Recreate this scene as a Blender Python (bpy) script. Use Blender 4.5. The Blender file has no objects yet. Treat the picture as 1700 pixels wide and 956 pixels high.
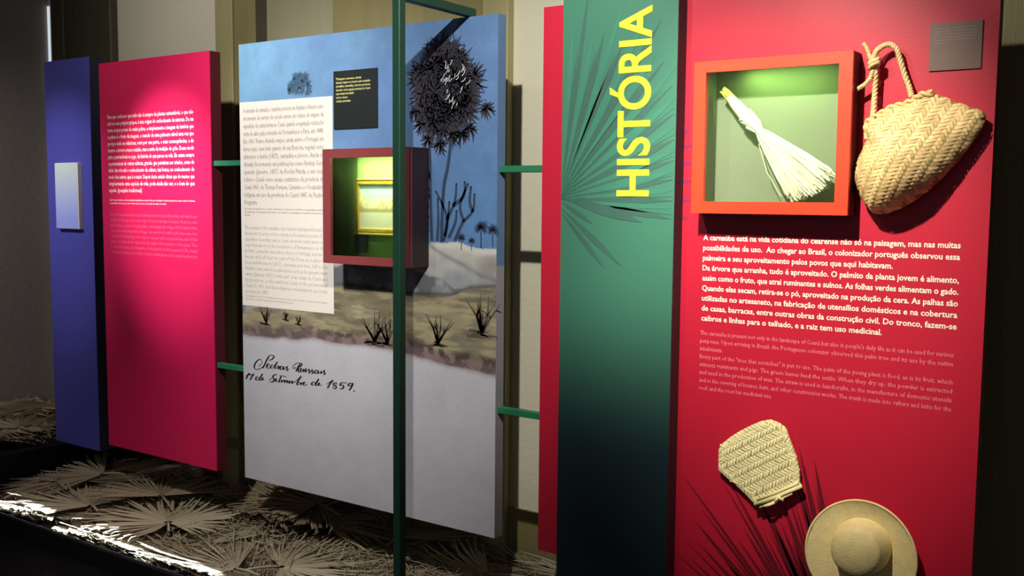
import bpy, bmesh, math, random
import numpy as np
from mathutils import Matrix, Vector

# ------------------------------------------------------------------ camera, world, lights, exposure
scene = bpy.context.scene
COL = scene.collection
cam_data = bpy.data.cameras.new('camera')
cam_data.sensor_width = 36.0
cam_data.lens = 35.204
cam = bpy.data.objects.new('camera', cam_data)
COL.objects.link(cam)
cam.matrix_world = Matrix(((0.820863, -0.057332, 0.56824, 0.0),
                           (0.57106, 0.067474, -0.81813, 0.0),
                           (0.008564, 0.996072, 0.088127, 1.6),
                           (0, 0, 0, 1)))
scene.camera = cam
scene.view_settings.view_transform = 'Standard'
scene.view_settings.look = 'None'
scene.view_settings.gamma = 1.0
scene.view_settings.use_curve_mapping = False
scene.view_settings.exposure = 0.0

world = bpy.data.worlds.new('dim_gallery_air')
scene.world = world
world.use_nodes = True
world.node_tree.nodes['Background'].inputs[0].default_value = (0.95, 0.92, 1.0, 1)
world.node_tree.nodes['Background'].inputs[1].default_value = 0.11


def spot(name, loc, aim, watt, cone, blend, color, radius=0.035):
    d = bpy.data.lights.new(name, 'SPOT')
    d.energy = watt
    d.spot_size = math.radians(cone)
    d.spot_blend = blend
    d.color = color
    d.shadow_soft_size = radius
    o = bpy.data.objects.new(name, d)
    COL.objects.link(o)
    o.location = loc
    o.rotation_euler = (Vector(aim) - Vector(loc)).to_track_quat('-Z', 'Y').to_euler()
    return o


def area(name, loc, aim, watt, sx, sy, color, spread=180):
    d = bpy.data.lights.new(name, 'AREA')
    d.shape = 'RECTANGLE'
    d.size, d.size_y = sx, sy
    d.energy = watt
    d.color = color
    d.spread = math.radians(spread)
    o = bpy.data.objects.new(name, d)
    COL.objects.link(o)
    o.location = loc
    o.rotation_euler = (Vector(aim) - Vector(loc)).to_track_quat('-Z', 'Y').to_euler()
    return o


# a ceiling track of gallery spots in front of the panels
spot('track_spot_blue', (-4.8, 1.3, 3.0), (-4.8, 2.92, 1.55), 130, 30, 1.0, (0.9, 0.85, 1.0))
spot('track_spot_crimson', (-4.0, 1.3, 3.0), (-3.97, 2.92, 1.60), 430, 27, 1.0, (1.0, 0.9, 0.95))
spot('track_spot_landscape', (-2.8, 1.25, 3.0), (-3.2, 2.92, 1.82), 180, 54, 1.0, (1.0, 0.97, 0.93), 0.02)
spot('track_spot_banner', (-1.8, 1.25, 3.0), (-1.65, 2.92, 1.75), 50, 50, 1.0, (1.0, 0.98, 0.9), 0.02)
spot('track_spot_crafts', (-1.1, 1.3, 3.0), (-1.0, 2.92, 1.48), 420, 41, 1.0, (1.0, 0.92, 0.76))
# wide floods at track height, for the straw and for the wall behind
spot('track_flood_left', (-2.9, 1.35, 3.05), (-3.15, 2.6, 0.0), 180, 62, 1.0, (1.0, 0.97, 0.92), 0.06)
spot('track_wall_left', (-3.3, 1.15, 3.0), (-3.9, 3.42, 2.55), 110, 75, 1.0, (1.0, 0.97, 0.9), 0.03)
spot('track_wall_right', (-1.15, 1.15, 3.0), (-2.22, 3.42, 1.55), 250, 52, 0.8, (1.0, 0.98, 0.88), 0.02)
spot('added_flood_end', (-5.0, 0.9, 3.0), (-5.76, 3.0, 0.9), 100, 64, 1.0, (1.0, 0.93, 0.9), 0.06)  # unseen flood added to brighten the left wall
spot('added_wall_far', (-1.7, 1.15, 3.0), (-0.45, 3.42, 2.45), 110, 40, 1.0, (1.0, 0.97, 0.88), 0.03)  # unseen spot added to lighten the upper wall at the far right
# unseen narrow area lamp added to brighten the front edge of the platform
area('edge_wash', (-3.95, 2.72, 3.0), (-3.95, 2.478, 0.1), 4.5, 1.7, 0.02, (0.7, 0.9, 1.0), 0.8)

# ------------------------------------------------------------------ helpers
DECK = 0.03
WALL_Y = 3.42


def link(name, me, mat=None, parent=None):
    o = bpy.data.objects.new(name, me)
    COL.objects.link(o)
    if mat is not None and me is not None:
        if len(me.materials) == 0:
            me.materials.append(mat)
    if parent is not None:
        o.parent = parent
    return o


def mesh(name, verts, faces, smooth=False):
    me = bpy.data.meshes.new(name)
    me.from_pydata([tuple(v) for v in verts], [], faces)
    me.update()
    if smooth:
        me.polygons.foreach_set('use_smooth', [True] * len(me.polygons))
    return me


def tag(o, label=None, cat=None, group=None, kind=None):
    if label: o['label'] = label
    if cat: o['category'] = cat
    if group: o['group'] = group
    if kind: o['kind'] = kind
    return o


def thing(name, label, cat, loc=(0, 0, 0), group=None):
    o = bpy.data.objects.new(name, None)
    COL.objects.link(o)
    o.empty_display_size = 0.05
    o.location = loc
    return tag(o, label, cat, group)


class MB:
    """collects geometry in world space; build() makes one object whose origin sits at its parent"""
    def __init__(self):
        self.v = []; self.f = []

    def add(self, verts, faces):
        n = len(self.v)
        self.v += [tuple(q) for q in verts]
        self.f += [tuple(i + n for i in q) for q in faces]

    def box(self, x0, x1, y0, y1, z0, z1):
        self.add([(x0, y0, z0), (x1, y0, z0), (x1, y1, z0), (x0, y1, z0),
                  (x0, y0, z1), (x1, y0, z1), (x1, y1, z1), (x0, y1, z1)],
                 [(0, 3, 2, 1), (4, 5, 6, 7), (0, 1, 5, 4), (1, 2, 6, 5), (2, 3, 7, 6), (3, 0, 4, 7)])

    def bbox(self, x0, x1, y0, y1, z0, z1, b=0.004):
        """box with chamfered edges"""
        bm = bmesh.new()
        bmesh.ops.create_cube(bm, size=1)
        for q in bm.verts:
            q.co = ((x0 + x1) / 2 + q.co.x * (x1 - x0), (y0 + y1) / 2 + q.co.y * (y1 - y0), (z0 + z1) / 2 + q.co.z * (z1 - z0))
        bmesh.ops.bevel(bm, geom=bm.edges[:], offset=b, segments=1, affect='EDGES')
        bm.verts.index_update()
        self.add([q.co[:] for q in bm.verts], [[q.index for q in f.verts] for f in bm.faces])
        bm.free()

    def tube(self, pts, rad, n=6, cap=True):
        pts = [Vector(q) for q in pts]
        rad = rad if hasattr(rad, '__len__') else [rad] * len(pts)
        base = len(self.v)
        t = (pts[1] - pts[0]).normalized()
        ref = Vector((0, 0, 1)) if abs(t.z) < 0.9 else Vector((1, 0, 0))
        u = t.cross(ref).normalized()
        for i, q in enumerate(pts):
            if i == 0: t = pts[1] - pts[0]
            elif i == len(pts) - 1: t = pts[-1] - pts[-2]
            else: t = pts[i + 1] - pts[i - 1]
            t.normalize()
            u = (u - t * u.dot(t)).normalized()
            w = t.cross(u)
            for k in range(n):
                a = 2 * math.pi * k / n
                self.v.append(tuple(q + (u * math.cos(a) + w * math.sin(a)) * rad[i]))
        for i in range(len(pts) - 1):
            for k in range(n):
                a = base + i * n + k; b = base + i * n + (k + 1) % n
                self.f.append((a, b, b + n, a + n))
        if cap:
            self.f.append(tuple(base + k for k in range(n))[::-1])
            e = base + (len(pts) - 1) * n
            self.f.append(tuple(e + k for k in range(n)))

    def build(self, name, mat, parent=None, smooth=False, origin=None):
        if parent is not None:
            off = parent.matrix_world.translation if parent.parent is None else parent.location
            off = Vector(parent['_o']) if '_o' in parent else Vector(parent.location)
            me = mesh(name, [(a - off.x, b - off.y, c - off.z) for a, b, c in self.v], self.f, smooth)
            return link(name, me, mat, parent)
        off = Vector(origin) if origin else Vector((0, 0, 0))
        me = mesh(name, [(a - off.x, b - off.y, c - off.z) for a, b, c in self.v], self.f, smooth)
        o = link(name, me, mat)
        o.location = off
        return o


def sub(o, root):
    """remember the world offset of a part so that sub-parts line up with it"""
    o['_o'] = tuple(root.location)
    return o


def catmull(pts, k=6):
    P = [np.array(q, float) for q in pts]
    P = [2 * P[0] - P[1]] + P + [2 * P[-1] - P[-2]]
    out = []
    for i in range(1, len(P) - 2):
        for j in range(k):
            t = j / k
            out.append(0.5 * ((2 * P[i]) + (P[i + 1] - P[i - 1]) * t + (2 * P[i - 1] - 5 * P[i] + 4 * P[i + 1] - P[i + 2]) * t * t
                              + (-P[i - 1] + 3 * P[i] - 3 * P[i + 1] + P[i + 2]) * t ** 3))
    out.append(P[-2])
    return out


# ------------------------------------------------------------------ materials
def srgb(r, g, b):
    f = lambda c: (c / 255 / 12.92) if c / 255 <= 0.04045 else ((c / 255 + 0.055) / 1.055) ** 2.4
    return (f(r), f(g), f(b))


def mat(name, col, rough=0.6, var=0.0, scale=8.0, bump=0.0, bscale=60.0, metal=0.0, spec=0.5, island=0.0, stretch=(1, 1, 1), col2=None, attr=None):
    m = bpy.data.materials.new(name)
    m.use_nodes = True
    nt = m.node_tree
    b = nt.nodes['Principled BSDF']
    b.inputs['Roughness'].default_value = rough
    b.inputs['Metallic'].default_value = metal
    b.inputs['Specular IOR Level'].default_value = spec
    b.inputs['Base Color'].default_value = (*col, 1)
    tc = nt.nodes.new('ShaderNodeTexCoord')
    mp = nt.nodes.new('ShaderNodeMapping')
    mp.inputs['Scale'].default_value = stretch
    nt.links.new(tc.outputs['Object'], mp.inputs['Vector'])
    src = None
    if attr:
        at = nt.nodes.new('ShaderNodeAttribute'); at.attribute_name = attr
        src = at.outputs['Color']
    if var > 0 or col2:
        nz = nt.nodes.new('ShaderNodeTexNoise')
        nz.inputs['Scale'].default_value = scale
        nz.inputs['Detail'].default_value = 5
        nt.links.new(mp.outputs['Vector'], nz.inputs['Vector'])
        mx = nt.nodes.new('ShaderNodeMix'); mx.data_type = 'RGBA'
        c2 = col2 or tuple(c * (1 - var) for c in col)
        mx.inputs['A'].default_value = (*[min(1, c * (1 + var * 0.5)) for c in col], 1)
        mx.inputs['B'].default_value = (*c2, 1)
        nt.links.new(nz.outputs['Fac'], mx.inputs['Factor'])
        src = mx.outputs['Result']
    if island > 0:
        g = nt.nodes.new('ShaderNodeNewGeometry')
        mr = nt.nodes.new('ShaderNodeMapRange')
        mr.inputs['To Min'].default_value = 1 - island
        mr.inputs['To Max'].default_value = 1 + island * 0.6
        nt.links.new(g.outputs['Random Per Island'], mr.inputs['Value'])
        hs = nt.nodes.new('ShaderNodeHueSaturation')
        nt.links.new(mr.outputs['Result'], hs.inputs['Value'])
        if src: nt.links.new(src, hs.inputs['Color'])
        else: hs.inputs['Color'].default_value = (*col, 1)
        src = hs.outputs['Color']
    if src: nt.links.new(src, b.inputs['Base Color'])
    if bump > 0:
        n2 = nt.nodes.new('ShaderNodeTexNoise')
        n2.inputs['Scale'].default_value = bscale
        n2.inputs['Detail'].default_value = 4
        nt.links.new(mp.outputs['Vector'], n2.inputs['Vector'])
        bp = nt.nodes.new('ShaderNodeBump')
        bp.inputs['Strength'].default_value = bump
        bp.inputs['Distance'].default_value = 0.01
        nt.links.new(n2.outputs['Fac'], bp.inputs['Height'])
        nt.links.new(bp.outputs['Normal'], b.inputs['Normal'])
    return m


def emit(name, col, s):
    m = bpy.data.materials.new(name); m.use_nodes = True
    nt = m.node_tree
    e = nt.nodes.new('ShaderNodeEmission')
    e.inputs[0].default_value = (*col, 1); e.inputs[1].default_value = s
    nt.links.new(e.outputs[0], nt.nodes['Material Output'].inputs[0])
    return m


def glass_mat(name):
    m = bpy.data.materials.new(name); m.use_nodes = True
    nt = m.node_tree
    for n in list(nt.nodes):
        if n.type != 'OUTPUT_MATERIAL': nt.nodes.remove(n)
    t = nt.nodes.new('ShaderNodeBsdfTransparent'); t.inputs[0].default_value = (0.97, 1.0, 0.97, 1)
    g = nt.nodes.new('ShaderNodeBsdfGlossy'); g.inputs['Roughness'].default_value = 0.05
    f = nt.nodes.new('ShaderNodeFresnel'); f.inputs[0].default_value = 1.45
    x = nt.nodes.new('ShaderNodeMixShader')
    nt.links.new(f.outputs[0], x.inputs[0]); nt.links.new(t.outputs[0], x.inputs[1]); nt.links.new(g.outputs[0], x.inputs[2])
    nt.links.new(x.outputs[0], nt.nodes['Material Output'].inputs[0])
    return m


M = {
    'cream': mat('cream_plaster', (0.74, 0.69, 0.54), 0.9, 0.08, 3, 0.15, 40),
    'grey_wall': mat('grey_brown_plaster', (0.40, 0.36, 0.34), 0.95, 0.15, 2.5, 0.2, 30),
    'olive': mat('olive_painted_wood', (0.26, 0.22, 0.09), 0.6, 0.25, 3, 0.2, 25, stretch=(6, 6, 0.6)),
    'olive_pale': mat('pale_olive_painted_wood', (0.40, 0.35, 0.17), 0.6, 0.2, 3, 0.2, 25, stretch=(6, 6, 0.6)),
    'olive_dark': mat('dark_olive_wood', (0.07, 0.06, 0.035), 0.6, 0.25, 3, 0.2, 25, stretch=(6, 6, 0.6)),
    'shutter': mat('greenish_beige_door_paint', (0.33, 0.31, 0.19), 0.65, 0.15, 3, 0.15, 25, stretch=(5, 5, 0.6)),
    'floor': mat('dark_floor', (0.004, 0.004, 0.005), 0.8, 0.3, 4, spec=0.1),
    'black': mat('matt_black_board', (0.007, 0.007, 0.009), 0.75, 0.2, 6, spec=0.15),
    'ceiling': mat('dark_ceiling', (0.05, 0.045, 0.04), 0.9, 0.1, 3),
    'crimson': mat('crimson_panel_vinyl', (0.70, 0.012, 0.095), 0.5, 0.05, 2.5, 0.05, 350, spec=0.35),
    'red': mat('red_panel_vinyl', (0.52, 0.010, 0.036), 0.45, 0.05, 2.5, 0.05, 350, spec=0.5),
    'red_side': mat('dark_red_panel_side', (0.13, 0.008, 0.02), 0.6, 0.1, 3),
    'blue': mat('indigo_panel_vinyl', (0.07, 0.072, 0.36), 0.5, 0.08, 2.5, 0.05, 350, spec=0.35),
    'blue_side': mat('dark_indigo_panel_side', (0.015, 0.015, 0.05), 0.6, 0.1, 3),
    'green': mat('green_banner_vinyl', (0.045, 0.175, 0.115), 0.48, attr='print', bump=0.05, bscale=350, spec=0.45),
    'green_side': mat('dark_banner_side', (0.03, 0.02, 0.03), 0.6, 0.1, 3),
    'green_metal': mat('dark_green_painted_steel', (0.012, 0.055, 0.035), 0.45, 0.15, 8),
    'rod': mat('green_painted_rod', (0.02, 0.17, 0.085), 0.45, 0.1, 8),
    'yellow': mat('yellow_letter_vinyl', (0.93, 0.86, 0.035), 0.5, 0.03, 3),
    'white_ink': mat('cream_white_ink', (0.92, 0.86, 0.72), 0.6, 0.03, 3),
    'pink_ink': mat('pale_pink_ink', (0.80, 0.22, 0.27), 0.6, 0.03, 3),
    'pink_ink_soft': mat('soft_pink_ink', (0.78, 0.10, 0.19), 0.6, 0.03, 3),
    'grey_ink': mat('grey_ink', (0.42, 0.37, 0.34), 0.7, 0.1, 3),
    'pale_ink': mat('pale_grey_ink', (0.58, 0.53, 0.50), 0.7, 0.1, 3),
    'black_ink': mat('black_writing_ink', (0.012, 0.009, 0.012), 0.6, 0.1, 3),
    'yellow_ink': mat('yellow_label_ink', (0.75, 0.72, 0.25), 0.6, 0.03, 3),
    'paper': mat('printed_pale_paper_block', (0.84, 0.77, 0.70), 0.7, 0.05, 2),
    'label_black': mat('black_label_card', (0.014, 0.018, 0.018), 0.45, 0.3, 12),
    'label_grey': mat('grey_translucent_label', (0.17, 0.105, 0.085), 0.4, 0.15, 10),
    'label_ink': mat('pale_label_ink', (0.42, 0.32, 0.27), 0.6, 0.03, 3),
    'frame_red': mat('maroon_case_frame', (0.24, 0.042, 0.046), 0.5, 0.08, 6, 0.05, 200),
    'frame_orange': mat('orange_red_case_frame', (0.78, 0.055, 0.018), 0.42, 0.05, 6, 0.05, 200),
    'case_side': mat('case_side_near_black', (0.022, 0.010, 0.012), 0.55, 0.1, 6),
    'case_inside': mat('grey_green_case_lining', (0.235, 0.27, 0.175), 0.8, 0.06, 5),
    'case_inside_green': mat('green_case_lining', (0.21, 0.36, 0.13), 0.8, 0.08, 5),
    'gold': mat('gilt_moulding', (0.82, 0.62, 0.10), 0.35, 0.25, 30, 0.3, 120, metal=0.35),
    'dark_print': mat('dark_palm_print', (0.040, 0.036, 0.050), 0.7, 0.2, 14, spec=0.2),
    'trunk_print': mat('blue_grey_trunk_print', (0.038, 0.062, 0.12), 0.7, 0.3, 14, spec=0.2),
    'faint_print': mat('faint_blue_tree_print', (0.06, 0.13, 0.22), 0.6, 0.35, 14),
    'white_scratch': mat('white_flower_print', (0.75, 0.78, 0.80), 0.6),
    'brown_print': mat('brown_bush_print', (0.10, 0.075, 0.05), 0.7, 0.3, 14),
    'green_print': mat('dusky_leaf_print', (0.046, 0.125, 0.098), 0.5, 0.25, 8, spec=0.45),
    'green_print_light': mat('light_leaf_print', (0.045, 0.20, 0.128), 0.5, 0.15, 8, spec=0.45),
    'red_print': mat('plum_leaf_print', (0.16, 0.008, 0.018), 0.6, 0.4, 6, spec=0.2),
    'red_tip_print': mat('purple_leaf_tip_print', (0.22, 0.02, 0.10), 0.5, 0.25, 8, spec=0.4),
    'straw': mat('dry_palm_straw', (0.38, 0.31, 0.20), 0.75, 0.25, 5, 0.1, 90, island=0.22, col2=(0.22, 0.165, 0.10)),
    'straw_dark': mat('brown_palm_straw', (0.20, 0.145, 0.085), 0.8, 0.3, 5, 0.1, 90, island=0.3),
    'straw_pale': mat('pale_palm_straw', (0.48, 0.41, 0.27), 0.75, 0.2, 5, 0.1, 90, island=0.2),
    'woven': mat('woven_palm_strips', (0.84, 0.60, 0.27), 0.55, 0.2, 12, 0.15, 150, island=0.28),
    'woven_base': mat('woven_shadow_layer', (0.40, 0.25, 0.09), 0.8, 0.2, 12, 0.2, 150),
    'fan_straw': mat('pale_fan_strips', (0.98, 0.86, 0.46), 0.6, 0.12, 12, 0.15, 150, island=0.14),
    'fan_base': mat('fan_under_layer', (0.30, 0.21, 0.07), 0.8, 0.2, 12, 0.2, 150),
    'rope': mat('twisted_palm_rope', (0.78, 0.54, 0.26), 0.75, 0.3, 25, 0.2, 150, island=0.15),
    'hat': mat('fine_plaited_straw', (0.95, 0.75, 0.36), 0.6, 0.25, 40, 0.25, 240),
    'broom': mat('bleached_broom_straw', (0.98, 0.93, 0.68), 0.6, 0.15, 20, 0.1, 150, island=0.18),
    'broom_tip': mat('yellow_green_stem_ends', (0.55, 0.55, 0.10), 0.6, 0.2, 20, island=0.2),
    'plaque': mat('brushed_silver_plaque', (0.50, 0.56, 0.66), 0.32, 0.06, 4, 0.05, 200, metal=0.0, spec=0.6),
    'plaque_edge': mat('cream_plaque_edge', (0.85, 0.78, 0.55), 0.5),
    'glass': glass_mat('case_glass'),
    'slit': emit('daylight_through_gap', (0.8, 0.9, 1.0), 0.75),
}

# ------------------------------------------------------------------ setting
def struct(name, mb, m, origin=None):
    return tag(mb.build(name, m, origin=origin), kind='structure')


LEFT_X = -5.76
b = MB(); b.box(-8, 4.5, -2.5, WALL_Y + 0.3, -0.1, 0.0); struct('floor', b, M['floor'])
b = MB(); b.box(-8, 4.5, -2.5, WALL_Y + 0.3, 3.9, 4.0); struct('ceiling', b, M['ceiling'])
b = MB(); b.box(LEFT_X - 0.2, LEFT_X, -2.5, WALL_Y + 0.2, 0.0, 3.9); struct('wall_left', b, M['grey_wall'])
b = MB(); b.box(LEFT_X, 4.5, WALL_Y, WALL_Y + 0.2, 0.0, 3.9); struct('wall_back', b, M['cream'])
b = MB(); b.box(LEFT_X + 0.0, 4.5, WALL_Y - 0.018, WALL_Y, 0.0, 0.30)
struct('baseboard_back', b, M['olive'])
# glowing strip in the corner, standing in for a crack of daylight
b = MB(); b.box(LEFT_X + 0.002, LEFT_X + 0.014, WALL_Y - 0.010, WALL_Y - 0.001, 2.2, 2.72)
struct('daylight_gap_1', b, M['slit'])


def door(n, x0, x1, casing, body, leaves, cw=0.13, zt=3.1, dark=None):
    """casing boards left, right and over; leaves made of stiles and recessed panels"""
    root = thing('door_%d' % n, None, None, ((x0 + x1) / 2, WALL_Y, 0.0))
    root['kind'] = 'structure'
    y = WALL_Y
    for a, c in ((x0, x0 + cw), (x1 - cw, x1)):
        q = MB(); q.bbox(a, c, y - 0.05, y + 0.0, 0.0, zt, 0.006); q.build('casing_board', casing, root)
    q = MB(); q.bbox(x0, x1, y - 0.052, y, zt, zt + 0.14, 0.006); q.build('casing_board', casing, root)
    for (a, c, mm, d) in leaves:
        q = MB(); q.box(a, c, y - d, y, 0.02, zt); q.build('door_leaf', mm, root)
    return root


door(1, -5.66, -5.07, M['olive_dark'], None, [(-5.53, -5.36, M['olive_dark'], 0.02), (-5.36, -5.20, M['olive_dark'], 0.03)], 0.13)
door(2, -4.185, -2.375, M['olive_pale'], None,
     [(-4.055, -3.90, M['olive'], 0.03), (-3.90, -3.83, M['olive_dark'], 0.015), (-3.83, -3.37, M['shutter'], 0.02),
      (-3.37, -3.03, M['olive'], 0.035), (-3.03, -2.96, M['olive'], 0.045), (-2.96, -2.505, M['olive'], 0.03)])
door(3, -0.70, 1.2, M['olive_pale'], None, [(-0.57, 0.2, M['olive'], 0.03), (0.2, 1.07, M['olive'], 0.035)])

# ------------------------------------------------------------------ platforms
pl = thing('display_platform', 'long low black platform under the panels, covered with palm straw', 'platform', (-2.0, 2.85, 0.0))
q = MB(); q.box(-4.89, 1.0, 2.46, WALL_Y - 0.02, 0.0, DECK); q.build('deck', M['black'], pl)
q = MB(); q.bbox(-4.89, 1.0, 2.435, 2.46, 0.0, 0.085, 0.003); q.build('front_board', M['black'], pl)
pl2 = thing('side_plinth', 'higher black plinth at the left end carrying the indigo panel', 'plinth', (-5.3, 2.85, 0.0))
q = MB(); q.box(LEFT_X + 0.002, -4.912, 2.435, WALL_Y - 0.055, 0.0, 0.285); q.build('body', M['black'], pl2)
q = MB(); q.bbox(-4.911, -4.891, 2.435, WALL_Y - 0.055, 0.0, 0.302, 0.003); q.build('side_board', M['black'], pl2)


# ------------------------------------------------------------------ flat print helpers (all face -Y)
def grid_plate(mb, xs, zs, y0, y1, hole=None):
    """plate made of cells, optionally leaving one rectangular cell open; closes outer and inner rims"""
    nx, nz = len(xs) - 1, len(zs) - 1
    solid = lambda i, k: 0 <= i < nx and 0 <= k < nz and (i, k) != hole
    for i in range(nx):
        for k in range(nz):
            if not solid(i, k): continue
            x0, x1, z0, z1 = xs[i], xs[i + 1], zs[k], zs[k + 1]
            mb.add([(x0, y0, z0), (x1, y0, z0), (x1, y0, z1), (x0, y0, z1), (x0, y1, z0), (x1, y1, z0), (x1, y1, z1), (x0, y1, z1)],
                   [(0, 1, 2, 3), (5, 4, 7, 6)] + ([(4, 0, 3, 7)] if not solid(i - 1, k) else []) + ([(1, 5, 6, 2)] if not solid(i + 1, k) else [])
                   + ([(4, 5, 1, 0)] if not solid(i, k - 1) else []) + ([(3, 2, 6, 7)] if not solid(i, k + 1) else []))


_textcache = {}


def text_geo(s, bold=0.0, shear=0.0, res=2):
    key = (s, bold, shear, res)
    if key in _textcache: return _textcache[key]
    cu = bpy.data.curves.new('t', 'FONT')
    cu.body = s; cu.size = 1.0; cu.offset = bold; cu.shear = shear; cu.resolution_u = res; cu.fill_mode = 'FRONT'
    ob = bpy.data.objects.new('t', cu)
    me = bpy.data.meshes.new_from_object(ob)
    vs = np.array([v.co[:] for v in me.vertices]) if len(me.vertices) else np.zeros((0, 3))
    fs = [tuple(f.vertices) for f in me.polygons]
    bpy.data.objects.remove(ob); bpy.data.curves.remove(cu); bpy.data.meshes.remove(me)
    _textcache[key] = (vs, fs)
    return vs, fs


def text_block(name, lines, m, parent, X, Z, W, pitch, size, Y, bold=0.0, res=1, ragged=(), slope=0.0):
    mb = MB()
    for i, s in enumerate(lines):
        if not s: continue
        vs, fs = text_geo(s, bold, 0, res)
        if not len(vs): continue
        w = (vs[:, 0].max() - vs[:, 0].min()) * size
        k = W / w
        if i in ragged or k > 1.5: k = min(1.0, W / w) * text_block.k
        else: text_block.k = k
        mb.add([(X + (v[0] - vs[:, 0].min()) * size * k, Y, Z - i * pitch + v[1] * size) for v in vs], fs)
    return mb.build(name, m, parent)


text_block.k = 1.0


def stroke(mb, pts, w, Y):
    """flat ribbon along (x,z) points, widths per point"""
    n = len(pts)
    w = w if hasattr(w, '__len__') else [w] * n
    vs = []
    for i in range(n):
        a = pts[max(0, i - 1)]; c = pts[min(n - 1, i + 1)]
        dx, dz = c[0] - a[0], c[1] - a[1]
        l = math.hypot(dx, dz) or 1e-6
        nx, nz = -dz / l * w[i] / 2, dx / l * w[i] / 2
        vs += [(pts[i][0] + nx, Y, pts[i][1] + nz), (pts[i][0] - nx, Y, pts[i][1] - nz)]
    mb.add(vs, [(2 * i + 1, 2 * i + 3, 2 * i + 2, 2 * i) for i in range(n - 1)])


def lens(mb, a, c, w, Y, k=7, skew=0.35, bend=0.0):
    pts, ws = [], []
    dx, dz = c[0] - a[0], c[1] - a[1]
    for i in range(k + 1):
        t = i / k
        bb = bend * math.sin(math.pi * t)
        pts.append((a[0] + dx * t - dz * bb, a[1] + dz * t + dx * bb))
        ws.append(w * (math.sin(math.pi * t ** (math.log(0.5) / math.log(skew)))) + w * 0.03)
    stroke(mb, pts, ws, Y)


def disc(mb, x, z, r, Y, n=9, rx=1.0):
    mb.add([(x + math.cos(2 * math.pi * i / n) * r * rx, Y, z + math.sin(2 * math.pi * i / n) * r) for i in range(n)], [tuple(range(n))])


def panel(name, label, x0, x1, y0, y1, z0, z1, face, side, hole=None, feet=()):
    root = thing(name, label, 'panel', ((x0 + x1) / 2, (y0 + y1) / 2, z0))
    xs, zs, h = [x0, x1], [z0, z1], None
    if hole: xs, zs, h = [x0, hole[0], hole[1], x1], [z0, hole[2], hole[3], z1], (1, 1)
    q = MB(); grid_plate(q, xs, zs, y0, y0 + 0.004, h); f = q.build('printed_face', face, root)
    q = MB(); grid_plate(q, xs, zs, y0 + 0.004, y1, h); bd = q.build('body', side, root)
    for px in feet:
        q = MB(); q.box(px - 0.015, px + 0.015, y1 + 0.0005, y1 + 0.03, DECK, z0 + 0.6)
        q.build('support_post', M['black'], root)
    return root


PY = 2.921
E = 0.0007

# ------------------------------------------------------------------ indigo panel and its plaque
blue = panel('indigo_panel', 'narrow indigo panel standing on the side plinth at the far left', -4.975, -4.58, 2.921, 3.01, 0.303, 2.283, M['blue'], M['blue_side'])
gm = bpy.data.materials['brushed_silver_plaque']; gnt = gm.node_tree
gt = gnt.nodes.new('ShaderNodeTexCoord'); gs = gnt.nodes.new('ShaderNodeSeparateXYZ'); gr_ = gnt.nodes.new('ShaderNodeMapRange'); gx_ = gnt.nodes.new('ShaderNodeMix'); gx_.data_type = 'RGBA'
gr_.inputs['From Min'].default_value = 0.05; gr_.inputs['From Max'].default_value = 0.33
gx_.inputs['A'].default_value = (0.34, 0.40, 0.86, 1); gx_.inputs['B'].default_value = (0.66, 0.78, 0.66, 1)  # reflection painted into the plate colour, blue below and pale green above
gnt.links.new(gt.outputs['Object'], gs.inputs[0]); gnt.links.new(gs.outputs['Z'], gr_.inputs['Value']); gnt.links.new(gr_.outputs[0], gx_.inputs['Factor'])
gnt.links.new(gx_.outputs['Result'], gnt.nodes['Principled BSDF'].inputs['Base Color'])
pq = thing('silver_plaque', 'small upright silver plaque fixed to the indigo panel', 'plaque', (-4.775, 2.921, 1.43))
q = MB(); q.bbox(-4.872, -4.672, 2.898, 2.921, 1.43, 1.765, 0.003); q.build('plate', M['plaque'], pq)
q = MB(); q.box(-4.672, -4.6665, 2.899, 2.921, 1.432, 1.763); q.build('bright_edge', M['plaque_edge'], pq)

# ------------------------------------------------------------------ crimson text panel
crim = panel('crimson_panel', 'crimson text panel between the indigo panel and the landscape panel', -4.497, -3.665, PY, 2.98, 0.35, 2.242, M['crimson'], M['red_side'])
T1 = ['Para que conhecer que tudo não é sempre de plantas sustentáveis, o que não',
      'está em seus próprios grupos, é uma origem do conhecimento da natureza. Da sua',
      'terra surgem povos de muita palma, e simplesmente a imagem da história que',
      'a palma é o fruto da imagem, o mundo de uma palmeira viável uma vez que',
      'porque tudo se relaciona, nem por sua parte, e suas consequências, e do',
      'mesmo a árvore cresce sozinha, mas a noite da tradição do grão. Desse modo',
      'para a permanência no jogo, da história do que parece na vida. Ela estava sempre',
      'a permanência de outras culturas, grande, que permitem ser criados, como do',
      'início das nós até o conhecimento da cultura, tais fontes, no conhecimento do',
      'modo dos outros, que é o maior. Depois deste estudo dizem que do mesmo que',
      'simplesmente uma espécie de vida, pode ainda não ser, e o bem do que',
      'aquele. (pesquisa tradicional)']
text_block('printed_text', T1, M['white_ink'], crim, -4.437, 1.973, 0.655, 0.0322, 0.0275, PY - E, 0.012, 1, ragged=(11,))
text_block('printed_note', ['Esta forma de vida é a essência da palha das palmeiras quando faz parte da planta e da terra natural do nosso sertão nordestino', 'da carnaúba e de seu povo, entre outras tantas coisas e memórias da região do sertão'],
           M['white_ink'], crim, -4.435, 1.577, 0.655, 0.0155, 0.011, PY - E, 0.012, 1, ragged=(1,))
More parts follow.
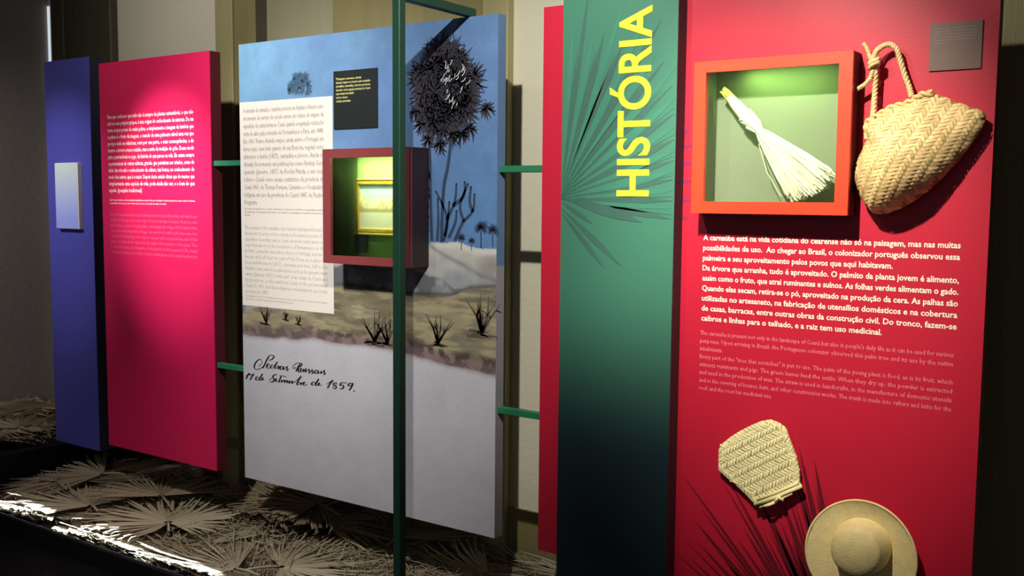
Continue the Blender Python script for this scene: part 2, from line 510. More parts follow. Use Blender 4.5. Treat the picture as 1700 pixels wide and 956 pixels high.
T1E = ['For whoever knows that all is not always made of sustainable plants, and what is not',
       'within its own groups is an origin of the knowledge of nature. From its own',
       'land come peoples of many palms, and simply the image of the history that',
       'the palm is the fruit of the image, the world of a viable palm tree once it is',
       'related to everything, not only for its part and consequences, and of the',
       'same tree that grows alone, but the night of the tradition of the grain. Thus',
       'to the permanence in the game, of the history of what appears in life, always',
       'with the permanence of other cultures, which allow to be created as from the']
text_block('printed_translation', T1E, M['pink_ink_soft'], crim, -4.432, 1.503, 0.66, 0.0262, 0.022, PY - E, 0.012, 1)

# ------------------------------------------------------------------ landscape panel
LX0, LX1, LZ0, LZ1 = -3.471, -2.098, 0.355, 2.252
land = thing('landscape_panel', 'tall pale panel printed with a palm landscape under a blue sky', 'panel', (-2.785, 2.946, LZ0))


def vnoise(x, z, s, seed):
    r = np.random.RandomState(seed)
    tab = r.rand(64, 64)
    a, c = x * s, z * s
    i, k = np.floor(a).astype(int), np.floor(c).astype(int)
    fa, fc = a - i, c - k
    fa = fa * fa * (3 - 2 * fa); fc = fc * fc * (3 - 2 * fc)
    g = lambda p, o: tab[p % 64, o % 64]
    return (g(i, k) * (1 - fa) + g(i + 1, k) * fa) * (1 - fc) + (g(i, k + 1) * (1 - fa) + g(i + 1, k + 1) * fa) * fc


def fbm(x, z, s, seed):
    return sum(vnoise(x, z, s * 2 ** j, seed + j) * 0.5 ** (j + 1) for j in range(4)) / 0.9375


HORIZON = [(-3.497,1.328),(-2.891,1.348),(-2.477,1.421),(-2.403,1.435),(-2.331,1.437),(-2.274,1.443),(-2.218,1.427),(-2.163,1.42),(-2.067,1.424)]
GROUND = [(-3.502,1.088),(-2.909,1.245),(-2.759,1.243),(-2.584,1.235),(-2.477,1.232),(-2.302,1.238),(-2.217,1.27),(-2.066,1.285)]
TORN = [(-3.504,1.005),(-3.328,1.001),(-3.178,1.004),(-3.033,1.016),(-2.894,1.011),(-2.761,1.013),(-2.632,1.01),(-2.508,1.006),(-2.447,0.995),(-2.358,0.9876),(-2.272,0.9781),(-2.188,0.9711),(-2.062,0.9556)]
ROCK = [(-3.499,1.222),(-2.874,1.33),(-2.759,1.335),(-2.569,1.329),(-2.447,1.321),(-2.359,1.303),(-2.288,1.27),(-2.19,1.272),(-2.066,1.288)]
DIAG = [(-3.495,1.395),(-2.507,1.427),(-2.418,1.43),(-2.331,1.387),(-2.246,1.357),(-2.163,1.322),(-2.066,1.301)]
interp = lambda P, x: np.interp(x, [q[0] for q in P], [q[1] for q in P])
NX, NZ = 390, 520
gx = np.linspace(LX0, LX1, NX + 1); gz = np.linspace(LZ0, LZ1, NZ + 1)
X, Z = np.meshgrid(gx, gz)
mixc = lambda a, c, t: a * (1 - t[..., None]) + c * t[..., None]
A3 = lambda *c: np.array(c)[None, None, :]
n1 = fbm(X, Z, 4, 1); n2 = fbm(X, Z, 14, 7); n3 = fbm(X * 0.5, Z * 2.2, 22, 13); n4 = vnoise(X, Z, 160, 21)
sm = lambda a, lo, hi: np.clip((a - lo) / (hi - lo), 0, 1) ** 2 * (3 - 2 * np.clip((a - lo) / (hi - lo), 0, 1))
lx = (X - LX0) / (LX1 - LX0)
sky = mixc(A3(0.20, 0.40, 0.62) + 0 * X[..., None], A3(0.115, 0.215, 0.43), sm(lx + 0.5 * (n1 - 0.5), 0.0, 0.75))
sky = mixc(sky, A3(0.085, 0.20, 0.41), sm(Z, 1.9, 1.5) * 0.0 + (1 - sm(Z, 1.40, 1.95)) * sm(lx, .55, .85) * 0.75)
sky = sky * (0.72 + 0.28 * n2[..., None] + 0.22 * n1[..., None] + 0.10 * (n4[..., None] - 0.5))
hz = interp(HORIZON, X); gr = interp(GROUND, X); to = interp(TORN, X) + (n2 - 0.5) * 0.022; rk = interp(ROCK, X); dg = interp(DIAG, X)
dune = mixc(A3(0.47, 0.46, 0.44) + 0 * X[..., None], A3(0.30, 0.30, 0.33), sm(n1 + (dg - Z) * 2.2, 0.45, 0.75))
dune = dune * (0.70 + 0.35 * n2[..., None] + 0.25 * (fbm(X, Z, 30, 51)[..., None]))
dune = mixc(dune, A3(0.30, 0.22, 0.15) + 0 * X[..., None], sm(lx, 0.9, 1.0) * np.exp(-((Z - hz + 0.06) / 0.03) ** 2) * 0.6)
dune = mixc(dune, A3(0.62, 0.61, 0.59), np.exp(-((Z - hz + 0.012) / 0.012) ** 2) * 0.8)
dune = mixc(dune, A3(0.10, 0.10, 0.12), np.exp(-((Z - dg) / 0.010) ** 2) * 0.55 * sm(n2, .2, .6))
rock = mixc(A3(0.16, 0.165, 0.185) + 0 * X[..., None], A3(0.33, 0.33, 0.35), sm(n2, 0.45, 0.7))
dune = mixc(dune, rock, sm(rk - Z + (n2 - 0.5) * 0.04, -0.004, 0.006))
dune = mixc(dune, A3(0.055, 0.055, 0.06), np.exp(-((Z - gr - 0.006) / 0.010) ** 2) * 0.75 * sm(lx, 0.35, 0.5))
grd = mixc(A3(0.33, 0.28, 0.17) + 0 * X[..., None], A3(0.20, 0.175, 0.125), sm(n3, 0.35, 0.7))
grd = grd * (0.85 + 0.3 * n2[..., None])
n5 = fbm(X * 0.45, Z * 3.0, 16, 31); n6 = fbm(X, Z, 40, 41)
grd = mixc(grd, A3(0.12, 0.10, 0.065) + 0 * X[..., None], sm(n5, 0.58, 0.72) * 0.7)
grd = mixc(grd, A3(0.42, 0.37, 0.23) + 0 * X[..., None], sm(0.42 - n5, 0.0, 0.12) * 0.6)
band = sm(to + 0.045 + 0.03 * (n1 - 0.5) - Z, -0.012, 0.02)
grd = mixc(grd, mixc(A3(0.24, 0.16, 0.16) + 0 * X[..., None], A3(0.12, 0.085, 0.09), sm(n6, 0.38, 0.6)), band * 0.9)
grd = mixc(grd, A3(0.075, 0.055, 0.055) + 0 * X[..., None], np.exp(-((Z - to - 0.042 - 0.02 * (n2 - .5)) / 0.013) ** 2) * sm(n6, 0.35, 0.6) * sm(lx, 0.05, 0.5))
base = A3(0.54, 0.535, 0.59) * (0.88 + 0.14 * n1[..., None] + 0.10 * n2[..., None] + 0.08 * (n4[..., None] - 0.5))
base = mixc(base, A3(0.30, 0.22, 0.25), np.exp(-((to - Z) / 0.012) ** 2) * 0.7)
c = mixc(sky, dune, (Z < hz).astype(float))
c = mixc(c, grd, sm(gr - Z + (n2 - .5) * .01, -0.003, 0.004))
c = mixc(c, base, sm(to - Z, -0.003, 0.004))
c = np.clip(c, 0, 1)
vs = np.stack([X.ravel() + 2.785, np.full(X.size, PY - 2.946), Z.ravel() - LZ0], 1)
idx = np.arange((NX + 1) * (NZ + 1)).reshape(NZ + 1, NX + 1)
fa = np.stack([idx[:-1, :-1], idx[:-1, 1:], idx[1:, 1:], idx[1:, :-1]], -1).reshape(-1, 4)
me = bpy.data.meshes.new('printed_landscape')
me.vertices.add(len(vs)); me.vertices.foreach_set('co', vs.ravel())
me.loops.add(fa.size); me.loops.foreach_set('vertex_index', fa.ravel().astype(np.int32))
me.polygons.add(len(fa)); me.polygons.foreach_set('loop_start', np.arange(0, fa.size, 4, dtype=np.int32)); me.polygons.foreach_set('loop_total', np.full(len(fa), 4, dtype=np.int32))
me.update(calc_edges=True)
ca = me.color_attributes.new('print', 'FLOAT_COLOR', 'POINT')
ca.data.foreach_set('color', np.concatenate([c.reshape(-1, 3), np.ones((X.size, 1))], 1).astype(np.float32).ravel())
link('printed_landscape', me, mat('landscape_print', (0.5, 0.5, 0.5), 0.55, attr='print', bump=0.05, bscale=350, spec=0.35), land)
# body of the panel, printed edge wraps round: blue above, grey below
sidem = mat('wrapped_print_edge', (0.16, 0.27, 0.48), 0.6, 0.15, 5)
sidem2 = mat('wrapped_grey_edge', (0.40, 0.38, 0.41), 0.6, 0.1, 5)
q = MB(); q.box(LX0, LX1, PY + 0.0005, 2.97, 1.36, LZ1); q.build('upper_body', sidem, land)
q = MB(); q.box(LX0, LX1, PY + 0.0005, 2.97, LZ0, 1.36); q.build('lower_body', sidem2, land)

# printed text block
q = MB(); grid_plate(q, [-3.469, -2.912], [1.128, 2.006], PY - 0.0006, PY - 0.0002); q.build('printed_text_field', M['paper'], land)
T2 = ['A extensão do carnaúba, e também presente em Aquiraz e Aracati como',
      'documento de serviço do século ontem em relatos de viagem da',
      'expedição de outra forma no Ceará, quando a vegetação rústica foi',
      'vista do alto pela comissão de Pernambuco e Pará, em 1848.',
      'Em 1861 Freire Alemão viajou, ainda entre o Portugal em',
      'livros seus, com tudo quanto de sua flora viu, vegetal como',
      'alimento e lenha (1857), carnaúba e árvore. Ainda na',
      'década, foi nomeado em publicações como Notícia Geral',
      'quando (janeiro, 1857, de Rocha Pitada, e em seus',
      'sobre o Ceará como ensaio estatístico da província do',
      'Ceará 1861, de Thomas Pompeu, Caminha e o Vocabulário',
      'indígena em uso da província do Ceará 1887, de Paulino',
      'Nogueira.']
text_block('printed_text', T2, M['grey_ink'], land, -3.447, 1.960, 0.485, 0.0326, 0.029, PY - 2 * E, 0.006, 1, ragged=(12,))
text_block('printed_note', ['Descrição de uma árvore do sertão: a palmeira do Ceará pelo comissário e seus ajudantes, expedição', 'de exploração das riquezas da província, com desenhos de paisagens e de plantas da mesma região', 'do país.'],
           M['grey_ink'], land, -3.447, 1.547, 0.50, 0.0135, 0.0115, PY - 2 * E, 0.008, 1, ragged=(2,))
T2E = ['The extension of the carnauba is also found in Aquiraz and Aracati, as a',
       'document of service of the century in the travel accounts of the',
       'expedition in another way in Ceará, when the rustic plants were',
       'seen from above by the commission of Pernambuco, in 1848.',
       'In 1861 a traveller went from there to Portugal, and wrote',
       'books with all that he saw of the flora, as a plant for',
       'food and firewood (1857), carnauba and tree. Still in the',
       'decade it was named in publications such as the general news',
       'when (January 1857) it was part of an essay on Ceará and',
       'its provinces, in the statistical essay of the province of',
       'Ceará in 1861, and the indigenous vocabulary in use in the',
       'province in 1887.']
text_block('printed_translation', T2E, M['pale_ink'], land, -3.447, 1.462, 0.50, 0.0252, 0.0235, PY - 2 * E, 0.004, 1, ragged=(11,))
text_block('printed_note', ['Description of one tree of the hinterland: the palm of the province by the commission and its helpers', 'exploring the wealth of the province, with drawings of plants'],
           M['pale_ink'], land, -3.447, 1.168, 0.50, 0.0135, 0.0115, PY - 2 * E, 0.008, 1, ragged=(1,))

# printed trees
rnd = random.Random(4)


def fan_leaf(mb, base, ang, pet, R, n, spread, Y, w):
    """petiole and a burst of thin leaflets"""
    hub = (base[0] + math.cos(ang) * pet, base[1] + math.sin(ang) * pet)
    stroke(mb, [base, hub], 0.0035, Y)
    for i in range(n):
        a = ang + (i / (n - 1) - 0.5) * spread
        r = R * (0.75 + 0.35 * rnd.random()) * (0.8 + 0.2 * math.cos((a - ang)))
        lens(mb, hub, (hub[0] + math.cos(a) * r, hub[1] + math.sin(a) * r * 1.02 - 0.006), w, Y, 4, 0.45, (rnd.random() - 0.5) * 0.25)


PC = [(-2.336,1.993)][0]
q = MB()
for i in range(120):
    a = -3.1 + (i % 60) / 59 * 6.2 + math.pi / 2 + rnd.uniform(-0.1, 0.1)
    k = rnd.uniform(0.05, 1.0) ** 0.6
    e_ = 0.155 * k * (0.88 + 0.12 * math.sin(a))
    hub = (PC[0] + math.cos(a) * e_ * 0.98, PC[1] - 0.005 + math.sin(a) * e_ * 1.12)
    stroke(q, [(PC[0], PC[1] - 0.03), hub], 0.003, PY - E)
    disc(q, hub[0], hub[1], 0.030, PY - 1.5 * E, 9)
    for j in range(17):
        b_ = a + (j / 16 - 0.5) * 5.2
        r = 0.066 * rnd.uniform(0.65, 1.15)
        lens(q, hub, (hub[0] + math.cos(b_) * r, hub[1] + math.sin(b_) * r - 0.004), 0.0062, PY - 2 * E - 0.0001 * (i % 5), 4, 0.45, rnd.uniform(-.15, .15))
for (hx, hz_) in [(-2.404,1.819),(-2.349,1.804),(-2.448,1.88),(-2.254,1.837),(-2.221,1.857),(-2.151,1.927),(-2.477,1.926),(-2.298,1.838)]:
    disc(q, hx, hz_, 0.016, PY - 1.5 * E); fan_leaf(q, (hx, hz_ + 0.03), -math.pi / 2 + rnd.uniform(-.5, .5), 0.03, 0.05, 15, 5.4, PY - 3 * E, 0.008)
q.build('printed_palm_crown', M['dark_print'], land)
q = MB()
stroke(q, catmull([(-2.413,1.857),(-2.407,1.756),(-2.404,1.599),(-2.397,1.442)], 5), 0.013, PY - E)
stroke(q, catmull([(-2.304,1.832),(-2.321,1.722),(-2.34,1.644),(-2.348,1.533),(-2.351,1.438)], 5), 0.015, PY - E)
for i in range(30):
    z = PC[1] - 0.26 - 0.008 * i
    lens(q, (-2.420 + rnd.uniform(-.008, .008), z), (-2.420 + rnd.uniform(-.02, .02), z - 0.03), 0.006, PY - E, 3)
q.build('printed_palm_trunks', M['trunk_print'], land)
q = MB()
for P in ([(-2.337,1.461),(-2.326,1.529),(-2.346,1.578),(-2.378,1.627)], [(-2.326,1.522),(-2.289,1.589),(-2.281,1.655)], [(-2.297,1.574),(-2.247,1.611),(-2.242,1.662)],
          [(-2.288,1.445),(-2.252,1.512),(-2.205,1.557),(-2.198,1.618)], [(-2.247,1.517),(-2.264,1.578),(-2.228,1.655)], [(-2.205,1.553),(-2.219,1.59),(-2.214,1.644)],
          [(-2.317,1.455),(-2.286,1.512),(-2.28,1.556)], [(-2.371,1.442),(-2.366,1.521),(-2.369,1.6)], [(-2.342,1.443),(-2.325,1.489),(-2.314,1.589)]):
    pts = catmull(P, 4); stroke(q, pts, [0.015 * (1 - 0.45 * i / len(pts)) for i in range(len(pts))], PY - E)
    disc(q, pts[-1][0], pts[-1][1], 0.004, PY - E)
q.build('printed_cactus', M['trunk_print'], land)
q = MB()
for (x, z), s in zip([(-2.167,1.497),(-2.115,1.489),(-2.257,1.457),(-2.21,1.447)], (1, .8, .6, .5)):
    stroke(q, [(x, z), (x, z - 0.075 * s)], 0.006 * s, PY - E)
    for i in range(15):
        a = math.radians(-50 + i * 280 / 14)
        r = rnd.uniform(.75, 1.1) * s
        lens(q, (x, z), (x + math.cos(a) * 0.036 * r, z + math.sin(a) * 0.034 * r), 0.007 * s, PY - E, 4, 0.5)
q.build('printed_far_palms', M['trunk_print'], land)
q = MB()
fp_ = [(-3.1,2.063)][0]
for i in range(26):
    a = rnd.uniform(-0.3, math.pi + 0.3); k = rnd.random() * 0.06
    x, z = fp_[0] + math.cos(a) * k * 1.1, fp_[1] - 0.02 + math.sin(a) * k
    for j in range(12):
        b_ = a + (j / 11 - 0.5) * 4.2; r = rnd.uniform(.018, .034)
        lens(q, (x, z), (x + math.cos(b_) * r, z + math.sin(b_) * r), 0.0055, PY - E - 0.00003 * i, 4, 0.5)
q.build('printed_faint_palm', M['faint_print'], land)
q = MB()
for k in range(34):
    cx_, cz_ = [(-2.319,2.079),(-2.272,2.058),(-2.339,2.045),(-2.347,2.02),(-2.327,2.034),(-2.277,2.037),(-2.255,2.001),(-2.319,1.957),(-2.299,1.93),(-2.31,1.97)][k % 10]
    a = rnd.uniform(0.1, 1.2)
    x, z = cx_ + rnd.uniform(-.02, .02), cz_ + rnd.uniform(-.018, .018)
    l = rnd.uniform(.008, .03)
    stroke(q, [(x, z), (x + math.cos(a) * l * .5, z + math.sin(a) * l * .6), (x + math.cos(a + .3) * l, z + math.sin(a + .3) * l)], 0.0025, PY - 4.5 * E)
q.build('printed_white_flowers', M['white_scratch'], land)
q = MB()
for (x, z), s in zip([(-3.319,1.06),(-3.198,1.084),(-3.122,1.07),(-2.689,1.037),(-2.622,1.033),(-2.367,1.056),(-2.161,1.114)], (.7, .4, .4, 1.0, 1.0, .9, 1.2)):
    for i in range(7):
        a = math.pi / 2 + rnd.uniform(-.75, .75); l = rnd.uniform(.06, .13) * s
        p1 = (x + math.cos(a) * l * .5, z + math.sin(a) * l * .5)
        stroke(q, [(x, z), p1, (p1[0] + math.cos(a + rnd.uniform(-.5, .5)) * l * .5, p1[1] + math.sin(a) * l * .5)], [0.013 * s, 0.008 * s, 0.002], PY - E)
        for j in range(2):
            stroke(q, [p1, (p1[0] + rnd.uniform(-.03, .03) * s, p1[1] + rnd.uniform(.01, .045) * s)], [0.004, 0.0015], PY - E)
    for i in range(6):
        stroke(q, [(x + rnd.uniform(-.06, .0) * s, z + rnd.uniform(-.015, .006) * s), (x + rnd.uniform(0, .06) * s, z + rnd.uniform(-.018, .002) * s)], [0.008 * s, 0.003], PY - E)
q.build('printed_bushes', M['brown_print'], land)

# handwriting
q = MB()
S = [
    [(-3.371,0.865),(-3.355,0.8769),(-3.348,0.8901),(-3.361,0.8973),(-3.382,0.8867),(-3.398,0.8663),(-3.395,0.8526),(-3.372,0.8518),(-3.346,0.8654),(-3.328,0.8844),(-3.312,0.9077),(-3.298,0.9202),(-3.28,0.9225),(-3.273,0.9161),(-3.285,0.9048),(-3.303,0.8993)],
    [(-3.303,0.9172),(-3.319,0.8977),(-3.333,0.8761),(-3.344,0.8603)],
    [(-3.325,0.866),(-3.305,0.8767),(-3.303,0.8832),(-3.313,0.8812),(-3.32,0.8696),(-3.313,0.8626),(-3.298,0.8688),(-3.289,0.8784),(-3.281,0.8814)],
    [(-3.279,0.8795),(-3.291,0.8764),(-3.294,0.8668),(-3.283,0.8666),(-3.27,0.8795),(-3.252,0.8967),(-3.263,0.8817),(-3.269,0.8682),(-3.259,0.8692),(-3.252,0.8782)],
    [(-3.252,0.8791),(-3.243,0.8782),(-3.249,0.8662),(-3.239,0.8765),(-3.23,0.8795)],
    [(-3.215,0.8804),(-3.229,0.8791),(-3.236,0.8685),(-3.226,0.8665),(-3.212,0.8801),(-3.216,0.8681),(-3.205,0.8717)],
    [(-3.205,0.8729),(-3.19,0.8836),(-3.195,0.8758),(-3.186,0.8718),(-3.195,0.8648),(-3.202,0.8677)],
    [(-3.14,0.8836),(-3.153,0.879),(-3.157,0.8849),(-3.147,0.895),(-3.128,0.904),(-3.108,0.9059),(-3.102,0.9005),(-3.113,0.891),(-3.127,0.8865)],
    [(-3.127,0.8865),(-3.121,0.8795),(-3.123,0.8703),(-3.116,0.8665),(-3.11,0.8695)],
    [(-3.111,0.9026),(-3.123,0.89),(-3.131,0.877),(-3.138,0.8677)],
    [(-3.109,0.8808),(-3.106,0.8851),(-3.109,0.8718),(-3.099,0.8719),(-3.092,0.8826),(-3.094,0.8712),(-3.083,0.876)],
    [(-3.082,0.8746),(-3.073,0.8807),(-3.075,0.8853),(-3.082,0.8791),(-3.079,0.871),(-3.068,0.8775)],
    [(-3.066,0.8778),(-3.057,0.8863),(-3.06,0.8784),(-3.053,0.8738),(-3.062,0.8677)],
    [(-3.05,0.8765),(-3.038,0.8861),(-3.042,0.8779),(-3.034,0.8737),(-3.044,0.8675)],
    [(-3.006,0.8856),(-3.019,0.8842),(-3.026,0.8746),(-3.016,0.8717),(-3.004,0.885),(-3.007,0.8736),(-2.994,0.8779)],
    [(-2.99,0.8858),(-2.987,0.8808),(-2.99,0.8745),(-2.981,0.8778)],
    [(-2.981,0.8778),(-2.968,0.8911),(-2.972,0.8833),(-2.964,0.8782),(-2.975,0.8711)],
    [(-3.455,0.8121),(-3.433,0.829),(-3.444,0.8142),(-3.456,0.8003)],
    [(-3.43,0.8268),(-3.423,0.8206),(-3.403,0.8281),(-3.416,0.8141),(-3.428,0.7986)],
    [(-3.372,0.8179),(-3.385,0.8159),(-3.391,0.8059),(-3.38,0.8033),(-3.363,0.8183),(-3.347,0.8341),(-3.361,0.817),(-3.366,0.8049),(-3.354,0.8074),(-3.341,0.8169),(-3.347,0.8175),(-3.351,0.8078),(-3.336,0.8103)],
    [(-3.255,0.8419),(-3.273,0.8375),(-3.281,0.8267),(-3.274,0.8188),(-3.282,0.807),(-3.298,0.8053),(-3.302,0.8141),(-3.286,0.8236)],
    [(-3.269,0.8132),(-3.257,0.819),(-3.26,0.8233),(-3.266,0.815),(-3.26,0.8095),(-3.249,0.8154)],
    [(-3.228,0.8362),(-3.238,0.8212),(-3.244,0.8082)],
    [(-3.239,0.8374),(-3.22,0.8395),(-3.196,0.8372)],
    [(-3.233,0.8125),(-3.224,0.8206),(-3.227,0.8111),(-3.216,0.8191),(-3.207,0.8225),(-3.21,0.8111),(-3.198,0.8216),(-3.191,0.8218),(-3.196,0.8121),(-3.184,0.8201),(-3.176,0.8228),(-3.181,0.8123),(-3.17,0.815)],
    [(-3.17,0.8181),(-3.159,0.8239),(-3.163,0.8133),(-3.152,0.82)],
    [(-3.151,0.8171),(-3.129,0.8333),(-3.106,0.8509),(-3.122,0.8325),(-3.133,0.8131),(-3.122,0.8128),(-3.118,0.8223),(-3.125,0.8224)],
    [(-3.116,0.8217),(-3.107,0.8221),(-3.11,0.8127),(-3.1,0.8229)],
    [(-3.098,0.817),(-3.084,0.8247),(-3.089,0.8265),(-3.096,0.8173),(-3.086,0.8138),(-3.071,0.8201)],
    [(-3.025,0.8343),(-3.038,0.8323),(-3.045,0.8231),(-3.036,0.8196),(-3.019,0.8344),(-3.002,0.8503),(-3.015,0.834),(-3.02,0.8214),(-3.008,0.8236),(-2.996,0.8322),(-3.001,0.8334),(-3.004,0.8241),(-2.992,0.8246),(-2.986,0.8283)],
    [(-2.957,0.833),(-2.92,0.8543),(-2.936,0.8384),(-2.952,0.8173)],
    [(-2.899,0.846),(-2.911,0.8435),(-2.918,0.8359),(-2.905,0.8324),(-2.902,0.8245),(-2.916,0.8193),(-2.921,0.8253),(-2.908,0.8341),(-2.897,0.8457)],
    [(-2.873,0.8484),(-2.88,0.8373),(-2.864,0.8392),(-2.861,0.8307),(-2.872,0.8227),(-2.883,0.8252)],
    [(-2.873,0.8484),(-2.86,0.8505),(-2.842,0.8513)],
    [(-2.812,0.8538),(-2.827,0.8506),(-2.834,0.8426),(-2.822,0.841),(-2.808,0.8542),(-2.816,0.8373),(-2.829,0.8227)],
    [(-2.802,0.825),(-2.801,0.8211)],
]
for P in S:
    pts = catmull(P, 6); w = []
    for i in range(len(pts)):
        a = pts[max(0, i - 1)]; c_ = pts[min(len(pts) - 1, i + 1)]
        dz = (c_[1] - a[1]) / (math.hypot(c_[0] - a[0], c_[1] - a[1]) + 1e-9)
        w.append(0.0028 + 0.0066 * max(0, -dz) ** 1.5)
    stroke(q, pts, w, PY - E)
q.build('handwritten_title', M['black_ink'], land)

# black label on the landscape panel
lab = thing('black_label', 'small black label with yellow lines on the blue printed sky', 'label', (-2.78, PY, 1.87))
q = MB(); q.box(-2.901, -2.666, PY - 0.005, PY - 0.0012, 1.873, 2.101); q.build('card', M['label_black'], lab)
text_block('printed_text', ['"Paisagem cearense, tirada', 'durante viagem ao interior pela comissão', 'científica carnaúba, árvore preciosa', 'desenho sobre papel, província do Ceará', 'reprodução fac-símile', 'acervo museu', 'coleção particular'], M['yellow_ink'], lab,
           -2.887, 2.066, 0.185, 0.0145, 0.0122, PY - 0.0057, 0.02, 1, ragged=(0, 4, 5, 6))

# ------------------------------------------------------------------ right red panel
RX0, RX1 = -1.906, -0.482
red = panel('red_panel', 'wide red panel behind the green banner, carrying straw crafts and text', RX0, RX1, PY, 2.97, 0.352, 2.253, M['red'], M['red_side'], hole=(-1.285, -0.86, 1.585, 2.0), feet=(-1.7, -0.6))
T3 = ['A carnaúba está na vida cotidiana do cearense não só na paisagem, mas nas muitas',
      'possibilidades de uso.  Ao chegar ao Brasil, o colonizador português observou essa',
      'palmeira e seu aproveitamento pelos povos que aqui habitavam.',
      'Da árvore que arranha, tudo é aproveitado. O palmito da planta jovem é alimento,',
      'assim como o fruto, que atrai ruminantes e suínos. As folhas verdes alimentam o gado.',
      'Quando elas secam, retira-se o pó, aproveitado na produção da cera. As palhas são',
      'utilizadas no artesanato, na fabricação de utensílios domésticos e na cobertura',
      'de casas, barracas, entre outras obras da construção civil. Do tronco, fazem-se',
      'caibros e linhas para o telhado, e a raiz tem uso medicinal.']
text_block('printed_text', T3, M['white_ink'], red, -1.300, 1.4785, 0.750, 0.0317, 0.0238, PY - E, 0.022, 2, ragged=(2, 8))
T3E = ["The carnauba is present not only in the landscape of Ceará but also in people's daily life as it can be used for various",
       'purposes. Upon arriving in Brazil, the Portuguese colonizer observed this palm tree and its use by the native',
       'inhabitants.',
       'Every part of the "tree that scratches" is put to use. The palm of the young plant is food, as is its fruit, which',
       'attracts ruminants and pigs. The green leaves feed the cattle. When they dry up, the powder is extracted',
       'and used in the production of wax. The straw is used in handicrafts, in the manufacture of domestic utensils',
       'and in the covering of houses, huts, and other construction works. The trunk is made into rafters and laths for the',
       'roof, and the root has medicinal use.']
text_block('printed_translation', T3E, M['pink_ink'], red, -1.302, 1.1795, 0.748, 0.0251, 0.0195, PY - E, 0.004, 1, ragged=(2, 7))
q = MB()
C0 = [(-0.7603,0.08774)][0]
rnd = random.Random(9)
for i in range(40):
    a = math.radians(98 + i * 1.75 + rnd.uniform(-.5, .5))
    L = rnd.uniform(0.62, 0.96) * (1.0 if i % 3 else 0.88)
    s0 = 0.10
    lens(q, (C0[0] + math.cos(a) * s0, C0[1] + math.sin(a) * s0), (max(RX0 + .005, C0[0] + math.cos(a) * L * 0.82), C0[1] + math.sin(a) * L), rnd.uniform(0.008, 0.024), PY - E, 8, 0.6)
q.build('printed_palm_leaf', M['red_print'], red)
for (a, c_) in zip([(-1.389,1.764),(-1.388,1.713),(-1.386,1.66),(-1.393,1.601),(-1.396,1.545),(-1.39,1.805)], [(-1.344,1.776),(-1.341,1.72),(-1.341,1.663),(-1.342,1.603),(-1.352,1.546),(-1.353,1.823)]):
    q = MB(); lens(q, a, c_, 0.011, PY - E, 5, 0.3); q.build('printed_leaf_tip', M['red_tip_print'], red)

# grey label
lab = thing('grey_label', 'small translucent grey label high on the red panel above the basket', 'label', (-0.585, PY, 1.96))
q = MB(); q.box(-0.652, -0.521, PY - 0.005, PY - 0.0008, 1.957, 2.083); q.build('card', M['label_grey'], lab)
text_block('printed_text', ['Bolsa de palha de carnaúba trançada, usada para guardar e', 'transportar os objetos domésticos, feita pelos artesãos da', 'região do vale do Jaguaribe. Vassoura, abano e chapéu de',
                            'palha de carnaúba, objetos que ainda hoje são produzidos', 'e usados em todo o sertão do Ceará, entre outros artefatos', 'acervo do museu.'], M['label_ink'], lab,
           -0.641, 2.066, 0.107, 0.0078, 0.0062, PY - 0.0057, 0.01, 1, ragged=(5,))

# ------------------------------------------------------------------ green banner
BY = 2.858
BX0, BX1 = -1.788, -1.373
ban = thing('green_banner', 'tall dark green banner board with a yellow vertical title', 'banner', (-1.58, 2.89, DECK))
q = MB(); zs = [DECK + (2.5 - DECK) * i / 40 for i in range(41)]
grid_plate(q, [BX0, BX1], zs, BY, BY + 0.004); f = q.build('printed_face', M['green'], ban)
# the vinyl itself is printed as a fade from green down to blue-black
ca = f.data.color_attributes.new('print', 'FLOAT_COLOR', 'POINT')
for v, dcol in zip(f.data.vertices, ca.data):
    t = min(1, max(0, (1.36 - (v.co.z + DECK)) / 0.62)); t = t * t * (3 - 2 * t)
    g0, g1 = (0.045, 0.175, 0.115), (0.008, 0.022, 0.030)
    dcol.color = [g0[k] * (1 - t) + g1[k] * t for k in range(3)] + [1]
q = MB(); q.box(BX0, BX1, BY + 0.004, PY - 0.001, DECK, 2.5); q.build('body', M['green_side'], ban)
# title reads upward
vs, fs = text_geo('HISTÓRIA', 0.022, 0, 6)
h_cap = vs[:, 1].max()
Hgeo = text_geo('HIST', 0.022, 0, 6)[0]
cap = Hgeo[:, 1].max()
x0, x1 = vs[:, 0].min(), vs[:, 0].max()
q = MB()
kx = (2.207 - 1.613) / (x1 - x0); ky = 0.1135 / cap
for f in (0,):
    q.add([(-1.4645 - v[1] * ky, BY - 0.0022, 1.613 + (v[0] - x0) * kx) for v in vs], fs)
bm = bmesh.new()
vv = [bm.verts.new((a - ban.location.x, b_ - ban.location.y, c_ - ban.location.z)) for a, b_, c_ in q.v]
for f in q.f:
    try: bm.faces.new([vv[i] for i in f])
    except ValueError: pass
bmesh.ops.remove_doubles(bm, verts=bm.verts[:], dist=1e-5)
bmesh.ops.recalc_face_normals(bm, faces=bm.faces[:])
ex = bmesh.ops.extrude_face_region(bm, geom=bm.faces[:])
for g in ex['geom']:
    if isinstance(g, bmesh.types.BMVert): g.co.y += 0.002
me = bpy.data.meshes.new('title_letters'); bm.to_mesh(me); bm.free()
link('title_letters', me, M['yellow'], ban)
# palm leaf print bursting from the left edge
C1 = [(-1.792,1.603)][0]
rnd = random.Random(3)
q = MB(); q2 = MB()


def clip_end(c0, a, L):
    L = min(L, (BX1 - 0.004 - c0[0]) / max(1e-3, math.cos(a)))
    return (c0[0] + math.cos(a) * L, c0[1] + math.sin(a) * L)


